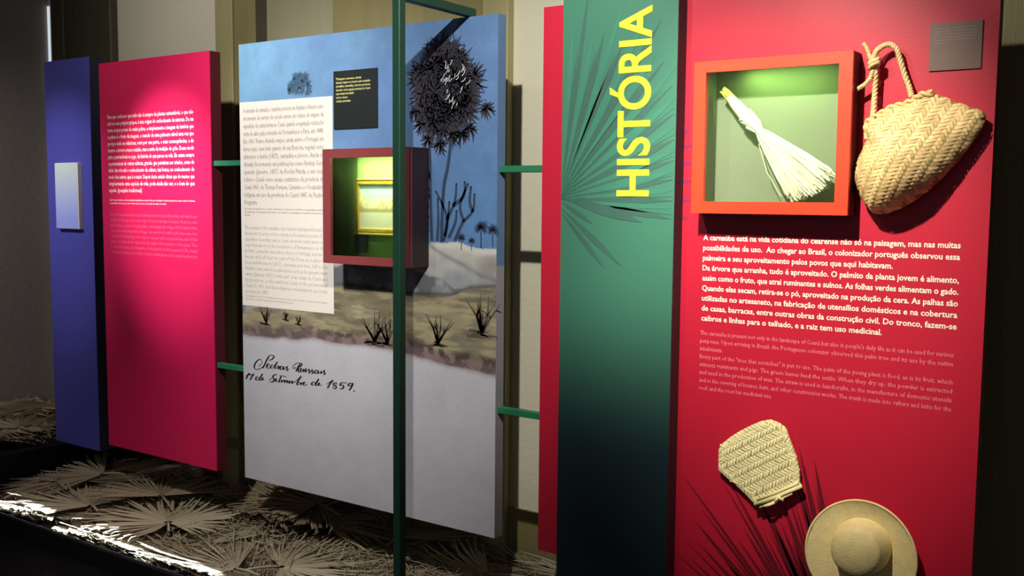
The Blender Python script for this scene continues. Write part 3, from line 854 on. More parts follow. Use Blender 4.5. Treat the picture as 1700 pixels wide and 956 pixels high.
for i in range(24):
    a = math.radians(-8 + i * 4.05 + rnd.uniform(-.6, .6))
    if math.degrees(a) > 86: a = math.radians(86)
    e = clip_end(C1, a, rnd.uniform(0.52, 0.68))
    s = (C1[0] + 0.004, C1[1] + 0.02 * math.sin(a))
    lens(q if i % 2 == 0 else q2, s, e, rnd.uniform(0.016, 0.028), BY - E - 0.0001 * (i % 3), 9, 0.62)
    if i % 2 == 0:
        lens(q, (s[0] + 0.1 * math.cos(a + .03), s[1] + 0.1 * math.sin(a + .03)), clip_end(C1, a + 0.03, 0.5), 0.007, BY - E, 6, 0.5)
for (a, c_, w) in zip([(-1.794,1.611),(-1.796,1.573),(-1.796,1.559),(-1.794,1.593)], [(-1.483,1.531),(-1.554,1.387),(-1.616,1.377),(-1.662,1.521)], (0.034, 0.020, 0.018, 0.016)):
    lens(q, (max(BX0 + .001, a[0]), a[1]), c_, w, BY - E - 0.0004, 9, 0.55)
q.build('printed_palm_leaf', M['green_print'], ban)
q2.build('printed_palm_leaf_highlight', M['green_print_light'], ban)

# ------------------------------------------------------------------ green rods that tie the panels together, and the steel frame
for (x0, x1, z, lbl) in ((-3.664, -3.4715, 1.748, 'upper green rod joining the crimson panel to the landscape panel'), (-3.664, -3.4715, 0.838, 'lower green rod joining the crimson panel to the landscape panel'),
                         (-2.0975, -1.9065, 1.707, 'upper green rod between the landscape panel and the red panel'), (-2.0975, -1.9065, 0.833, 'lower green rod between the landscape panel and the red panel')):
    q = MB(); q.bbox(x0, x1, 2.932, 2.958, z - 0.012, z + 0.012, 0.002)
    tag(q.build('connecting_rod', M['rod'], origin=((x0 + x1) / 2, 2.945, z)), lbl, 'rod', 'rods tying the panels together')
fr = thing('steel_frame', 'dark green square steel post with a bar reaching back to the landscape panel', 'frame', (-2.235, 2.55, DECK))
q = MB(); q.bbox(-2.251, -2.219, 2.534, 2.566, DECK + 0.012, 2.285, 0.002); q.build('post', M['green_metal'], fr)
q = MB(); q.bbox(-2.251, -2.219, 2.5665, 2.955, 2.2535, 2.284, 0.002); q.build('bar', M['green_metal'], fr)
q = MB(); q.bbox(-2.30, -2.17, 2.485, 2.615, DECK, DECK + 0.012, 0.003); q.build('base_plate', M['green_metal'], fr)


# ------------------------------------------------------------------ display cases
def case(name, label, ox0, ox1, oz0, oz1, ix0, ix1, iz0, iz1, yf, yb, frame, lining, back_to=None):
    root = thing(name, label, 'display case', ((ox0 + ox1) / 2, PY, oz0))
    t = 0.014
    q = MB(); grid_plate(q, [ox0, ix0, ix1, ox1], [oz0, iz0, iz1, oz1], yf, yf + t, (1, 1)); q.build('front_frame', frame, root)
    yE = PY - 0.001
    for (a, c_, d, e_, nm) in ((ox0, ox0 + .012, oz0, oz1, 'side_panel'), (ox1 - .012, ox1, oz0, oz1, 'side_panel'), (ox0 + .012, ox1 - .012, oz0, oz0 + .012, 'bottom_panel'), (ox0 + .012, ox1 - .012, oz1 - .012, oz1, 'top_panel')):
        q = MB(); q.box(a, c_, yf + t, yE, d, e_); q.build(nm, M['case_side'], root)
    # lining: an open box behind the frame
    lx0, lx1, lz0, lz1 = ix0 - .012, ix1 + .012, iz0 - .012, iz1 + .012
    q = MB()
    y0 = yf + t + 0.001
    q.add([(lx0, y0, lz0), (lx1, y0, lz0), (lx1, y0, lz1), (lx0, y0, lz1), (lx0, yb, lz0), (lx1, yb, lz0), (lx1, yb, lz1), (lx0, yb, lz1)],
          [(4, 7, 6, 5)[::-1], (0, 4, 5, 1)[::-1], (1, 5, 6, 2)[::-1], (2, 6, 7, 3)[::-1], (3, 7, 4, 0)[::-1]])
    q.build('lining', lining, root)
    q = MB(); q.box(ix0 - .006, ix1 + .006, yf + t + 0.002, yf + t + 0.006, iz0 - .006, iz1 + .006)
    q.build('glass_pane', M['glass'], root)
    return root


c1 = case('maroon_display_case', 'maroon framed glass case on the landscape panel with a painting inside', -2.858, -2.412, 1.345, 1.788, -2.817, -2.455, 1.376, 1.754, 2.81, 2.914, M['frame_red'], M['case_inside_green'])
area('case_lamp_left', (-2.64, 2.84, 1.757), (-2.64, 2.885, 1.5), 3.0, 0.33, 0.012, (0.92, 1.0, 0.5))
c2 = case('orange_red_display_case', 'orange red framed glass case on the red panel with a straw broom inside', -1.309, -0.834, 1.563, 2.018, -1.270, -0.872, 1.599, 1.985, 2.843, 2.952, M['frame_orange'], M['case_inside'])
area('case_lamp_right', (-1.05, 2.885, 1.99), (-1.04, 2.935, 1.8), 0.6, 0.26, 0.012, (0.6, 1.0, 0.3))

# painting in the left case
pt = thing('framed_painting', 'small gilt framed landscape painting inside the maroon case', 'painting', (-2.62, 2.90, 1.45))
gx0, gx1, gz0, gz1 = -2.768, -2.478, 1.457, 1.676
yq = 2.887
q = MB(); grid_plate(q, [gx0, gx0 + .026, gx1 - .026, gx1], [gz0, gz0 + .024, gz1 - .024, gz1], yq, yq + 0.016, (1, 1)); gf = sub(q.build('gilt_frame', M['gold'], pt), pt)
q = MB()
for zc in (gz0 + .004, gz1 - .004): q.tube([(gx0, yq, zc), (gx1, yq, zc)], 0.005, 6)
for xc in (gx0 + .004, gx1 - .004): q.tube([(xc, yq, gz0), (xc, yq, gz1)], 0.005, 6)
n = 30
for i in range(n):
    for zc in (gz0 + .016, gz1 - .016): q.box(gx0 + .012 + i * (gx1 - gx0 - .03) / n, gx0 + .012 + (i + .55) * (gx1 - gx0 - .03) / n, yq - 0.004, yq, zc - .004, zc + .004)
for i in range(22):
    for xc in (gx0 + .016, gx1 - .016): q.box(xc - .004, xc + .004, yq - 0.004, yq, gz0 + .012 + i * (gz1 - gz0 - .03) / 22, gz0 + .012 + (i + .55) * (gz1 - gz0 - .03) / 22)
q.build('beaded_moulding', M['gold'], gf)
# little canvas: pale sky, rounded dunes, cream ground, painted per vertex
NXp, NZp = 70, 52
px_ = np.linspace(gx0 + .025, gx1 - .025, NXp + 1); pz_ = np.linspace(gz0 + .023, gz1 - .023, NZp + 1)
Xp, Zp = np.meshgrid(px_, pz_); U = (Xp - px_[0]) / (px_[-1] - px_[0]); V = (Zp - pz_[0]) / (pz_[-1] - pz_[0])
cc = mixc(A3(0.75, 0.74, 0.60) + 0 * U[..., None], A3(0.42, 0.62, 0.66), sm(V, 0.5, 0.8))
hills = np.maximum(0.46 + 0.34 * np.exp(-((U - 0.06) / 0.10) ** 2), np.maximum(0.44 + 0.20 * np.exp(-((U - 0.5) / 0.13) ** 2), 0.44 + 0.22 * np.exp(-((U - 0.72) / 0.13) ** 2)))
cc = mixc(cc, mixc(A3(0.80, 0.74, 0.50) + 0 * U[..., None], A3(0.50, 0.42, 0.22), sm(fbm(U, V, 9, 3), .4, .7)), (V < hills).astype(float))
cc = mixc(cc, A3(0.42, 0.36, 0.15) + 0 * U[..., None], ((V < 0.46) & (V > 0.38)).astype(float) * 0.8)
cc = mixc(cc, A3(0.80, 0.80, 0.66) + 0 * U[..., None], sm(0.39 - V, 0, 0.03))
vsp = np.stack([Xp.ravel() - pt.location.x, np.full(Xp.size, yq + 0.006 - pt.location.y), Zp.ravel() - pt.location.z], 1)
idp = np.arange(Xp.size).reshape(NZp + 1, NXp + 1)
fp = np.stack([idp[:-1, :-1], idp[:-1, 1:], idp[1:, 1:], idp[1:, :-1]], -1).reshape(-1, 4)
me = mesh('canvas', vsp.tolist(), fp.tolist())
ca = me.color_attributes.new('print', 'FLOAT_COLOR', 'POINT')
ca.data.foreach_set('color', np.concatenate([np.clip(cc, 0, 1).reshape(-1, 3), np.ones((Xp.size, 1))], 1).astype(np.float32).ravel())
link('canvas', me, mat('small_painting', (0.5, 0.5, 0.5), 0.5, attr='print'), pt)
q = MB(); q.box(gx0 + .003, gx1 - .003, yq + 0.016, yq + 0.0265, gz0 + .003, gz1 - .003); q.build('backing_board', M['olive_dark'], pt)
q = MB(); q.bbox(-2.78, -2.715, 2.892, 2.9135, 1.385, 1.4565, 0.003)  # small dark block below the left end of the painting
tag(q.build('painting_dark_block', M['trunk_print'], origin=(-2.75, 2.9, 1.385)), 'dark block under the gilt framed painting', 'bracket')

# straw broom in the right case
br = thing('straw_broom', 'pale straw hand broom lying aslant inside the orange red case', 'broom', (-1.05, 2.90, 1.75))
A_, B_, D1, D2 = [(-1.239,1.935)][0], [(-1.104,1.79)][0], [(-1.013,1.603)][0], [(-0.8859,1.681)][0]
rnd = random.Random(5)
ax = Vector((B_[0] - A_[0], 0, B_[1] - A_[1])).normalized(); nx_ = Vector((-ax.z, 0, ax.x)); ny_ = Vector((0, 1, 0))
pa = Vector((A_[0], 2.905, A_[1])); pb = Vector((B_[0], 2.905, B_[1])); LB = (pb - pa).length
q = MB()
for i in range(30):
    a = rnd.uniform(0, 6.28); r = math.sqrt(rnd.random()) * 0.015
    o_ = nx_ * math.cos(a) * r + ny_ * math.sin(a) * r
    q.tube([pa + o_ * 0.75 - ax * rnd.uniform(-0.006, 0.006), pa + ax * LB * 0.35 + o_], 0.0028, 5)
q.build('stem_ends', M['broom_tip'], br)
q = MB()
prof = [(0.14, .0125), (0.3, .0165), (0.6, .0205), (0.76, .0200)]
pts, rr = [], []
for i in range(45):
    t = 0.14 + 0.62 * i / 44
    r = np.interp(t, [s[0] for s in prof], [s[1] for s in prof]) + 0.0008 * (i % 2)
    pts.append(pa + ax * LB * t); rr.append(r)
q.tube(pts, rr, 14)
q.build('handle_binding', M['broom'], br, True)
q = MB()
p1_ = Vector((D1[0], 2.89, D1[1])); p2_ = Vector((D2[0], 2.89, D2[1]))
for i in range(420):
    u = (i + rnd.random()) / 420; v = rnd.uniform(-1, 1) * math.sqrt(max(0, 1 - (2 * u - 1) ** 2))
    s = pa + ax * LB * rnd.uniform(0.50, 0.74) + nx_ * (0.5 - u) * 0.047 + ny_ * (v * 0.0225)
    e = p1_.lerp(p2_, u) + ny_ * (v * 0.026 - 0.004) + ax * rnd.uniform(-0.03, 0.008) + (ax * 0.02 * math.sin(math.pi * u))
    m_ = s.lerp(e, 0.30) + nx_ * (u - 0.5) * 0.022 + nx_ * rnd.uniform(-.004, .004) + ny_ * rnd.uniform(-.003, .003)
    m2 = s.lerp(e, 0.75) + nx_ * rnd.uniform(-.004, .004) + ny_ * rnd.uniform(-.003, .003)
    q.tube([s, m_, m2 + nx_ * (u - 0.5) * 0.012, e], [0.0018, 0.0026, 0.0031, 0.0025], 4)
# two stray straws
for off in (0.0,):
    st = pa + ax * LB * 1.02 - nx_ * (-0.02)
    st = pb - nx_ * 0.026
    zb = p1_ - nx_ * (0.012 + off) - ax * 0.03
    q.tube([st, st.lerp(zb, .5) - nx_ * 0.012, zb - nx_ * .002], 0.0012, 4)
q.build('bristles', M['broom'], br)['kind'] = 'stuff'

# ------------------------------------------------------------------ woven basket on the red panel
bk = thing('woven_basket', 'woven straw basket hanging on the red panel by its rope handle', 'basket', (-0.67, 2.915, 1.58))
SIL = [(-0.7975,1.777),(-0.8024,1.818),(-0.7899,1.834),(-0.7644,1.847),(-0.7314,1.866),(-0.7046,1.869),(-0.6816,1.881),(-0.6588,1.893),(-0.6313,1.896),(-0.6036,1.887),(-0.5744,1.871),(-0.5367,1.857),(-0.51,1.846),(-0.4935,1.835),(-0.4993,1.804),(-0.5209,1.767),(-0.5458,1.729),(-0.5769,1.69),(-0.6101,1.652),(-0.6472,1.618),(-0.6806,1.594),(-0.7117,1.577),(-0.7499,1.565),(-0.7795,1.57),(-0.8004,1.597),(-0.8166,1.63),(-0.8281,1.667),(-0.8261,1.703),(-0.8111,1.744)]
BC = [(-0.7033,1.723)][0]
ang = np.array([math.atan2(q_[1] - BC[1], q_[0] - BC[0]) for q_ in SIL]); rad_ = np.array([math.hypot(q_[0] - BC[0], q_[1] - BC[1]) for q_ in SIL])
o_ = np.argsort(ang); ang, rad_ = ang[o_], rad_[o_]
ang = np.concatenate([ang - 2 * math.pi, ang, ang + 2 * math.pi]); rad_ = np.tile(rad_, 3)


def bag_r(x, z):
    d = math.hypot(x - BC[0], z - BC[1]); a = math.atan2(z - BC[1], x - BC[0])
    return d / np.interp(a, ang, rad_)


def bag_y(x, z):
    r = min(1.0, bag_r(x, z))
    h = 0.105 * (1 - r ** 2.0) ** 0.62
    # the mouth side on the right and top flattens into a thin fold
    t = (x - BC[0]) * 0.8 + (z - BC[1]) * 0.6
    h *= 1.0 - 0.45 * min(1, max(0, t / 0.14))
    return 2.889 - h


def bag_clamp(x, z):
    r = bag_r(x, z)
    if r <= 0.99: return x, z
    return BC[0] + (x - BC[0]) * 0.99 / r, BC[1] + (z - BC[1]) * 0.99 / r


q = MB()
NA, NR = 90, 18
vs = [(BC[0], bag_y(*BC), BC[1])]
for j in range(1, NR + 1):
    r = (j / NR) ** 0.8
    for i in range(NA):
        a = 2 * math.pi * i / NA - math.pi
        R_ = np.interp(a, ang, rad_) * r * 0.985
        x, z = BC[0] + math.cos(a) * R_, BC[1] + math.sin(a) * R_
        vs.append((x, bag_y(x, z) + 0.006, z))
for i in range(NA):     # back rim and back face against the panel
    a = 2 * math.pi * i / NA - math.pi
    R_ = np.interp(a, ang, rad_) * 0.93
    vs.append((BC[0] + math.cos(a) * R_, 2.9195, BC[1] + math.sin(a) * R_))
fs = [(0, 1 + (i + 1) % NA, 1 + i)[::-1] for i in range(NA)]
for j in range(NR):
    for i in range(NA):
        a = 1 + j * NA + i; b_ = 1 + j * NA + (i + 1) % NA
        fs.append((a, b_, b_ + NA, a + NA))
fs.append(tuple(1 + NR * NA + i for i in range(NA)))
q.add(vs, fs)
q.build('bag', M['woven_base'], bk, True)


def weave(mb, inside, surf, cx_, cz_, axis_deg, bandw, pitch, ext, tilt, lift, fill=0.86, jitter=0.0, over=1.18, clampf=None):
    """herringbone of arched strips laid over a surface: surf(x,z) gives y"""
    A = math.radians(axis_deg); ux, uz = math.cos(A), math.sin(A); wx, wz = -uz, ux
    nb = int(ext / bandw) + 1; ns = int(ext / pitch) + 1
    cnt = 0
    for bnd in range(-nb, nb + 1):
        tl = math.radians(tilt if bnd % 2 == 0 else -tilt)
        for s in range(-ns, ns + 1):
            c0 = s * pitch + (0.5 * pitch if bnd % 2 else 0); c1 = bnd * bandw
            px, pz = cx_ + ux * c0 + wx * c1, cz_ + uz * c0 + wz * c1
            if not inside(px, pz): continue
            L = bandw * over / math.cos(tl); W = pitch * math.cos(tl) * fill
            dx, dz = wx * math.cos(tl) + ux * math.sin(tl), wz * math.cos(tl) + uz * math.sin(tl)
            ex, ez = -dz, dx
            vs = []
            jl = random.uniform(-jitter, jitter)
            for i in range(4):
                tt = i / 3 - 0.5
                arch = lift * (0.15 + 0.85 * math.sin(math.pi * (i / 3 * 0.8 + 0.1)))
                for k in (-0.5, 0.5):
                    x = px + dx * L * tt + ex * W * (k + jl * 0.3); z = pz + dz * L * tt + ez * W * (k + jl * 0.3)
                    if clampf: x, z = clampf(x, z)
                    vs.append((x, surf(x, z) - arch - (0.0006 if k > 0 else 0), z))
            mb.add(vs, [(0, 2, 3, 1), (2, 4, 5, 3), (4, 6, 7, 5)]); cnt += 1
    return cnt


random.seed(11)
q = MB()
nw = weave(q, lambda x, z: bag_r(x, z) < 0.985, bag_y, BC[0], BC[1], 62, 0.0195, 0.0120, 0.32, 40, 0.0046, 0.9, 0.15, clampf=bag_clamp)
q.build('woven_strips', M['woven'], bk)['kind'] = 'stuff'
# folded braided rim along the top left mouth and seam edge
q = MB()
rim = catmull([(x, 2.875, z) for x, z in [(-0.7957,1.774),(-0.8006,1.814),(-0.7833,1.833),(-0.7579,1.846),(-0.7296,1.861),(-0.7014,1.866),(-0.6768,1.878),(-0.6556,1.89),(-0.6281,1.893)]], 7)
for s in range(2):
    q.tube([Vector(p_) + Vector((0, math.cos(i * 0.55 + s * math.pi) * 0.005 - 0.006, math.sin(i * 0.55 + s * math.pi) * 0.005)) for i, p_ in enumerate(rim)], 0.0058, 6)
q.build('braided_rim', M['woven'], bk, True)


def rope(pts, r, name, parent, m, twist=0.9, k=8, strands=3):
    mb = MB(); P_ = [Vector(p_) for p_ in catmull(pts, k)]
    for s in range(strands):
        out = []
        for i, p_ in enumerate(P_):
            t = (P_[min(i + 1, len(P_) - 1)] - P_[max(i - 1, 0)]).normalized()
            u = t.cross(Vector((0, 1, 0))).normalized(); w = t.cross(u)
            a = i * twist + s * 2 * math.pi / strands
            out.append(p_ + (u * math.cos(a) + w * math.sin(a)) * r * 0.55)
        mb.tube(out, r * 0.62, 5)
    return mb.build(name, m, parent, True)


y_ = 2.896
P = [(-0.7844,1.835),(-0.7845,1.878),(-0.7845,1.919),(-0.7845,1.96),(-0.7904,1.987),(-0.7848,2.01),(-0.7725,2.025),(-0.7502,2.033),(-0.7305,2.019),(-0.7213,1.989),(-0.707,1.947),(-0.6912,1.909),(-0.6823,1.884)]
dep = [2.875, 2.885, 2.89, 2.885, 2.88, 2.878, 2.882, 2.885, 2.886, 2.89, 2.89, 2.885, 2.872]
rh = sub(rope([(p_[0], d_, p_[1]) for p_, d_ in zip(P, dep)], 0.0075, 'rope_handle', bk, M['rope']), bk)
P = [(-0.7902,1.981),(-0.7991,2.001),(-0.8065,2.021),(-0.8171,2.04)]; rope([(p_[0], 2.88, p_[1]) for p_ in P], 0.006, 'rope_tail', rh, M['rope'])
P = [(-0.7899,1.974),(-0.7938,1.948),(-0.8078,1.929),(-0.8304,1.915)]; rope([(p_[0], 2.879, p_[1]) for p_ in P], 0.006, 'rope_tail', rh, M['rope'])
q = MB()
kc = [(-0.7859,1.982)][0]
for tz, ry in ((0.006, 0.0), (-0.006, 0.4), (0.0, 1.4)):
    lp = [(kc[0] + math.cos(a) * 0.013, 2.876 + math.sin(a) * 0.010, kc[1] + tz + math.cos(a + ry) * 0.007) for a in [i * 2 * math.pi / 14 for i in range(15)]]
    q.tube(lp, 0.0055, 6)
q.build('rope_knot', M['rope'], rh, True)
q = MB()
q.tube([(kc[0] - 0.002, PY - 0.001, kc[1] + 0.006), (kc[0] - 0.002, 2.878, kc[1] + 0.008)], 0.003, 6)
q.build('hanging_pin', M['case_side'], bk)

# ------------------------------------------------------------------ woven fan
fn = thing('woven_fan', 'pale woven straw hand fan mounted on the red panel under the text', 'fan', (-1.08, 2.91, 0.66))
FO = [(-1.221,0.8259),(-1.208,0.8471),(-1.185,0.8695),(-1.154,0.8929),(-1.12,0.9147),(-1.089,0.9319),(-1.059,0.9415),(-1.033,0.9358),(-1.01,0.9224),(-1,0.8963),(-0.9861,0.8652),(-0.9721,0.8307),(-0.9635,0.7935),(-0.9626,0.7661),(-0.9566,0.7524),(-0.9889,0.7302),(-1.029,0.7062),(-1.07,0.68),(-1.091,0.6705),(-1.103,0.6778),(-1.133,0.7028),(-1.163,0.7243),(-1.193,0.7421),(-1.22,0.7608)]
FY = 2.902


def in_poly(P, x, z):
    c_ = False
    for i in range(len(P)):
        (x0, z0), (x1, z1) = P[i], P[i - 1]
        if (z0 > z) != (z1 > z) and x < (x1 - x0) * (z - z0) / (z1 - z0) + x0: c_ = not c_
    return c_


fcx, fcz = sum(p_[0] for p_ in FO) / len(FO), sum(p_[1] for p_ in FO) / len(FO)
q = MB()
nF = len(FO)
q.add([(x, FY, z) for x, z in FO] + [(x, FY + 0.006, z) for x, z in FO],
      [tuple(range(nF)), tuple(range(2 * nF - 1, nF - 1, -1))] + [(i, i + nF, (i + 1) % nF + nF, (i + 1) % nF) for i in range(nF)])
bm = bmesh.new(); q.build('fan_blade', M['fan_base'], fn); bm.free()
shr = [(fcx + (x - fcx) * 0.93, fcz + (z - fcz) * 0.93) for x, z in FO]
q = MB()
weave(q, lambda x, z: in_poly(shr, x, z), lambda x, z: FY - 0.0005, fcx, fcz, 33, 0.0185, 0.0115, 0.3, 42, 0.0055, 0.80, 0.3, 1.22)
q.build('woven_strips', M['fan_straw'], fn)['kind'] = 'stuff'
q = MB()
for i in range(nF):
    if 14 <= i <= 17: continue
    a, c_ = FO[i], FO[(i + 1) % nF]
    L = math.hypot(c_[0] - a[0], c_[1] - a[1]); k = max(1, round(L / 0.0135))
    tx, tz = (c_[0] - a[0]) / L, (c_[1] - a[1]) / L
    ix, iz = fcx - a[0], fcz - a[1]; nn = (-tz, tx) if (-tz * ix + tx * iz) > 0 else (tz, -tx)
    for j in range(k):
        s0, s1 = a[0] + tx * L * j / k, a[1] + tz * L * j / k
        w = L / k * 0.86
        vs = []
        for d, yy in ((-0.001, FY + 0.004), (0.0, FY - 0.003), (0.010, FY - 0.0055), (0.0225, FY - 0.0035)):
            sl = d * 0.75
            for e in (0, w):
                vx, vz = s0 + tx * (e + sl) + nn[0] * d, s1 + tz * (e + sl) + nn[1] * d
                if d > 0 and not in_poly(FO, vx, vz): vx, vz = s0 + tx * e * 0.6 + nn[0] * d, s1 + tz * e * 0.6 + nn[1] * d
                if d > 0 and not in_poly(FO, vx, vz): vx, vz = fcx + (s0 - fcx) * 0.985, fcz + (s1 - fcz) * 0.985
                vs.append((vx, yy, vz))
        q.add(vs, [(0, 1, 3, 2)[::-1], (2, 3, 5, 4)[::-1], (4, 5, 7, 6)[::-1]])
q.build('wrapped_border', M['fan_straw'], fn)['kind'] = 'stuff'
q = MB()
ends = [(-1.096,0.6739),(-0.9525,0.7573),(-1.089,0.6903),(-0.9637,0.7646),(-1.08,0.6673),(-0.9809,0.7302)]
for a, c_, r in ((ends[0], ends[1], .0065), (ends[2], ends[3], .005), (ends[4], ends[5], .004)):
    q.tube([(a[0], FY - .008, a[1]), ((a[0] + c_[0]) / 2, FY - .012, (a[1] + c_[1]) / 2 - .002), (c_[0], FY - .008, c_[1])], r, 6)
q.build('bottom_binding', M['fan_straw'], fn, True)
q = MB()
kn = [(-1.018,0.7163),(-1.03,0.6935),(-1.006,0.7053),(-1.062,0.6765)]
for a, c_ in ((kn[0], kn[1]), (kn[0], kn[2]), (kn[3], kn[1])):
    q.tube(catmull([(a[0], FY - .016, a[1]), ((a[0] + c_[0]) / 2, FY - .022, (a[1] + c_[1]) / 2), (c_[0], FY - .014, c_[1])], 4), 0.0042, 6)
q.build('binding_knot', M['fan_straw'], fn, True)
for (x, z) in [(-1.076,0.8572),(-1.044,0.7686)]:
    q = MB(); q.tube([(x, FY + .006, z), (x, PY - .0005, z)], .004, 6); q.build('mounting_pin', M['case_side'], fn)

# ------------------------------------------------------------------ straw hat
hc = [(-0.7712,0.5876)][0]
ht = thing('straw_hat', 'round straw hat mounted crown outward low on the red panel', 'hat', (hc[0], 2.905, hc[1]))
NAH = 72
RB = 0.1535
prof = []
for i in range(25):     # brim, curling slightly toward the viewer at its rim
    t = i / 24
    r = RB - (RB - 0.081) * t
    d = 0.010 + 0.016 * (1 - t) ** 2.0 + 0.0026 * (i % 2)
    prof.append((r, d))
for i in range(20):     # wall of the crown
    t = (i + 1) / 20
    prof.append((0.081 - 0.013 * t ** 1.5, 0.012 + 0.066 * t + 0.0017 * (i % 2)))
for i in range(20):     # rounded top
    t = (i + 1) / 20
    prof.append((0.068 * math.cos(t * math.pi / 2), 0.078 + 0.030 * math.sin(t * math.pi / 2) + 0.0017 * (i % 2)))


def lathe(pr, name, m, off=0.0):
    mb = MB(); vs = []; fs = []
    for r, d in pr:
        for k in range(NAH):
            a = 2 * math.pi * k / NAH
            wob = 1 + 0.022 * math.sin(2 * a + 0.7) + 0.01 * math.sin(3 * a)
            up = 0.024 * max(0, min(1, (RB - r) / (RB - 0.081)))
            flop = 0.012 * (r / RB) ** 3 * math.sin(a * 2 + 1.0) if r > 0.085 else 0
            vs.append((hc[0] + math.cos(a) * r * wob, 2.909 - d - flop - off, hc[1] + up + math.sin(a) * r * 1.05 * wob))
    for j in range(len(pr) - 1):
        for k in range(NAH):
            a = j * NAH + k; b_ = j * NAH + (k + 1) % NAH
            fs.append((a, b_, b_ + NAH, a + NAH))
    mb.add(vs, fs)
    return mb.build(name, m, ht, True)


brim = sub(lathe(prof[:25], 'brim', M['hat']), ht)
lathe(prof[24:], 'crown', M['hat'])
q = MB()
lp = []
for k in range(NAH + 1):
    a = 2 * math.pi * k / NAH
    wob = 1 + 0.022 * math.sin(2 * a + 0.7) + 0.01 * math.sin(3 * a)
    lp.append((hc[0] + math.cos(a) * RB * wob, 2.909 - 0.026 - 0.012 * math.sin(a * 2 + 1.0), hc[1] + math.sin(a) * RB * 1.05 * wob))
q.tube(lp, 0.0035, 6, False)
q.build('brim_edge', M['hat'], brim, True)
q = MB(); q.tube([(hc[0], PY - .0005, hc[1] + .05), (hc[0], 2.86, hc[1] + .05)], .004, 6); q.build('mounting_pin', M['case_side'], ht)

# ------------------------------------------------------------------ dried palm fronds
rf = random.Random(21)


def frond(cx_, cy_, cz_, head, R, spread, n, tilt, tdir, m, label, group, ylim, xlim, zmin, fused, pet=True, curl=0.0, tidy=0.5):
    root = thing('palm_frond', label, 'palm frond', (cx_, cy_, cz_), group)
    vs, fs = [], []
    tx, ty = math.tan(tilt) * math.cos(tdir), math.tan(tilt) * math.sin(tdir)
    da = spread / n
    drift = 0.0; zc = 0.0
    for i in range(n):
        a = head + (i + 0.5) * da - spread / 2
        drift = drift * 0.7 + rf.uniform(-1, 1) * da * 1.3 * tidy * 2
        zc = zc * 0.75 + rf.uniform(-1, 1) * 0.014 * tidy * 2
        ta = a + drift
        L = R * rf.uniform(0.80, 1.04) * (0.78 + 0.22 * math.cos((a - head) * 0.9))
        droop = rf.uniform(-0.01, 0.03)
        base = len(vs); rows = 0
        for t in (0.05, 0.3, fused, 0.7 + 0.1 * fused, 0.92, 1.0):
            aa = a + (ta - a) * max(0, (t - fused * 0.8)) / (1 - fused * 0.8) * 1.5
            r = L * t
            w = r * da * 0.52 if t <= fused else L * fused * da * 0.52 * (1 - (t - fused) / (1 - fused)) ** 0.6 + 0.0008
            x, y = math.cos(aa) * r, math.sin(aa) * r
            z = x * tx + y * ty + curl * (t ** 2) * R + zc * t * t - droop * t * t
            last = False
            if cy_ + y < ylim:
                if rows == 0 or math.sin(aa) >= -1e-3: break
                r2 = (ylim + 0.004 * rf.random() - cy_) / math.sin(aa)
                if r2 <= 0: break
                x, y = math.cos(aa) * r2, math.sin(aa) * r2; last = True
                z = x * tx + y * ty + zc * t * t
            if not (xlim[0] < cx_ + x < xlim[1]) or cy_ + y > WALL_Y - 0.06: break
            px, py = -math.sin(aa), math.cos(aa)
            ridge = w * 0.8
            zz = lambda v_: max(v_, zmin - cz_ + 0.002)
            vs += [(x - px * w, y - py * w, zz(z)), (x, y, zz(z) + ridge), (x + px * w, y + py * w, zz(z))]
            rows += 1
            if last: break
        for j in range(rows - 1):
            b0 = base + j * 3
            fs += [(b0, b0 + 3, b0 + 4, b0 + 1), (b0 + 1, b0 + 4, b0 + 5, b0 + 2)]
    link('blade', mesh('blade', vs, fs), m, root)
    if pet:
        L = rf.uniform(0.08, 0.22); a = head + math.pi + rf.uniform(-.3, .3)
        e = (math.cos(a) * L, math.sin(a) * L, 0.0)
        if cy_ + e[1] > ylim + 0.01 and xlim[0] < cx_ + e[0] < xlim[1] and cy_ + e[1] < WALL_Y - 0.08:
            mb = MB(); mb.tube([(0.0, 0, 0.002), (e[0] * .5, e[1] * .5, 0.006), e], [0.006, 0.006, 0.005], 6)
            me = mesh('stalk', mb.v, mb.f, True); link('stalk', me, m, root)
    return root


GRP = 'dried palm fronds on the low platform'
TONE = {'straw': 'tan', 'straw_pale': 'pale', 'straw_dark': 'brown'}


def frond_label(x, y, tone):
    where = 'crimson panel' if x < -3.57 else ('landscape panel' if x < -2.0 else 'red panel and banner')
    if x < -3.57 and x < -4.5: where = 'gap beside the side plinth'
    side = 'at the front platform edge before' if y < 2.55 else ('lying just before' if y < 2.92 else 'half hidden underneath and behind')
    return '%s dried palm frond %s the %s' % (tone, side, where)


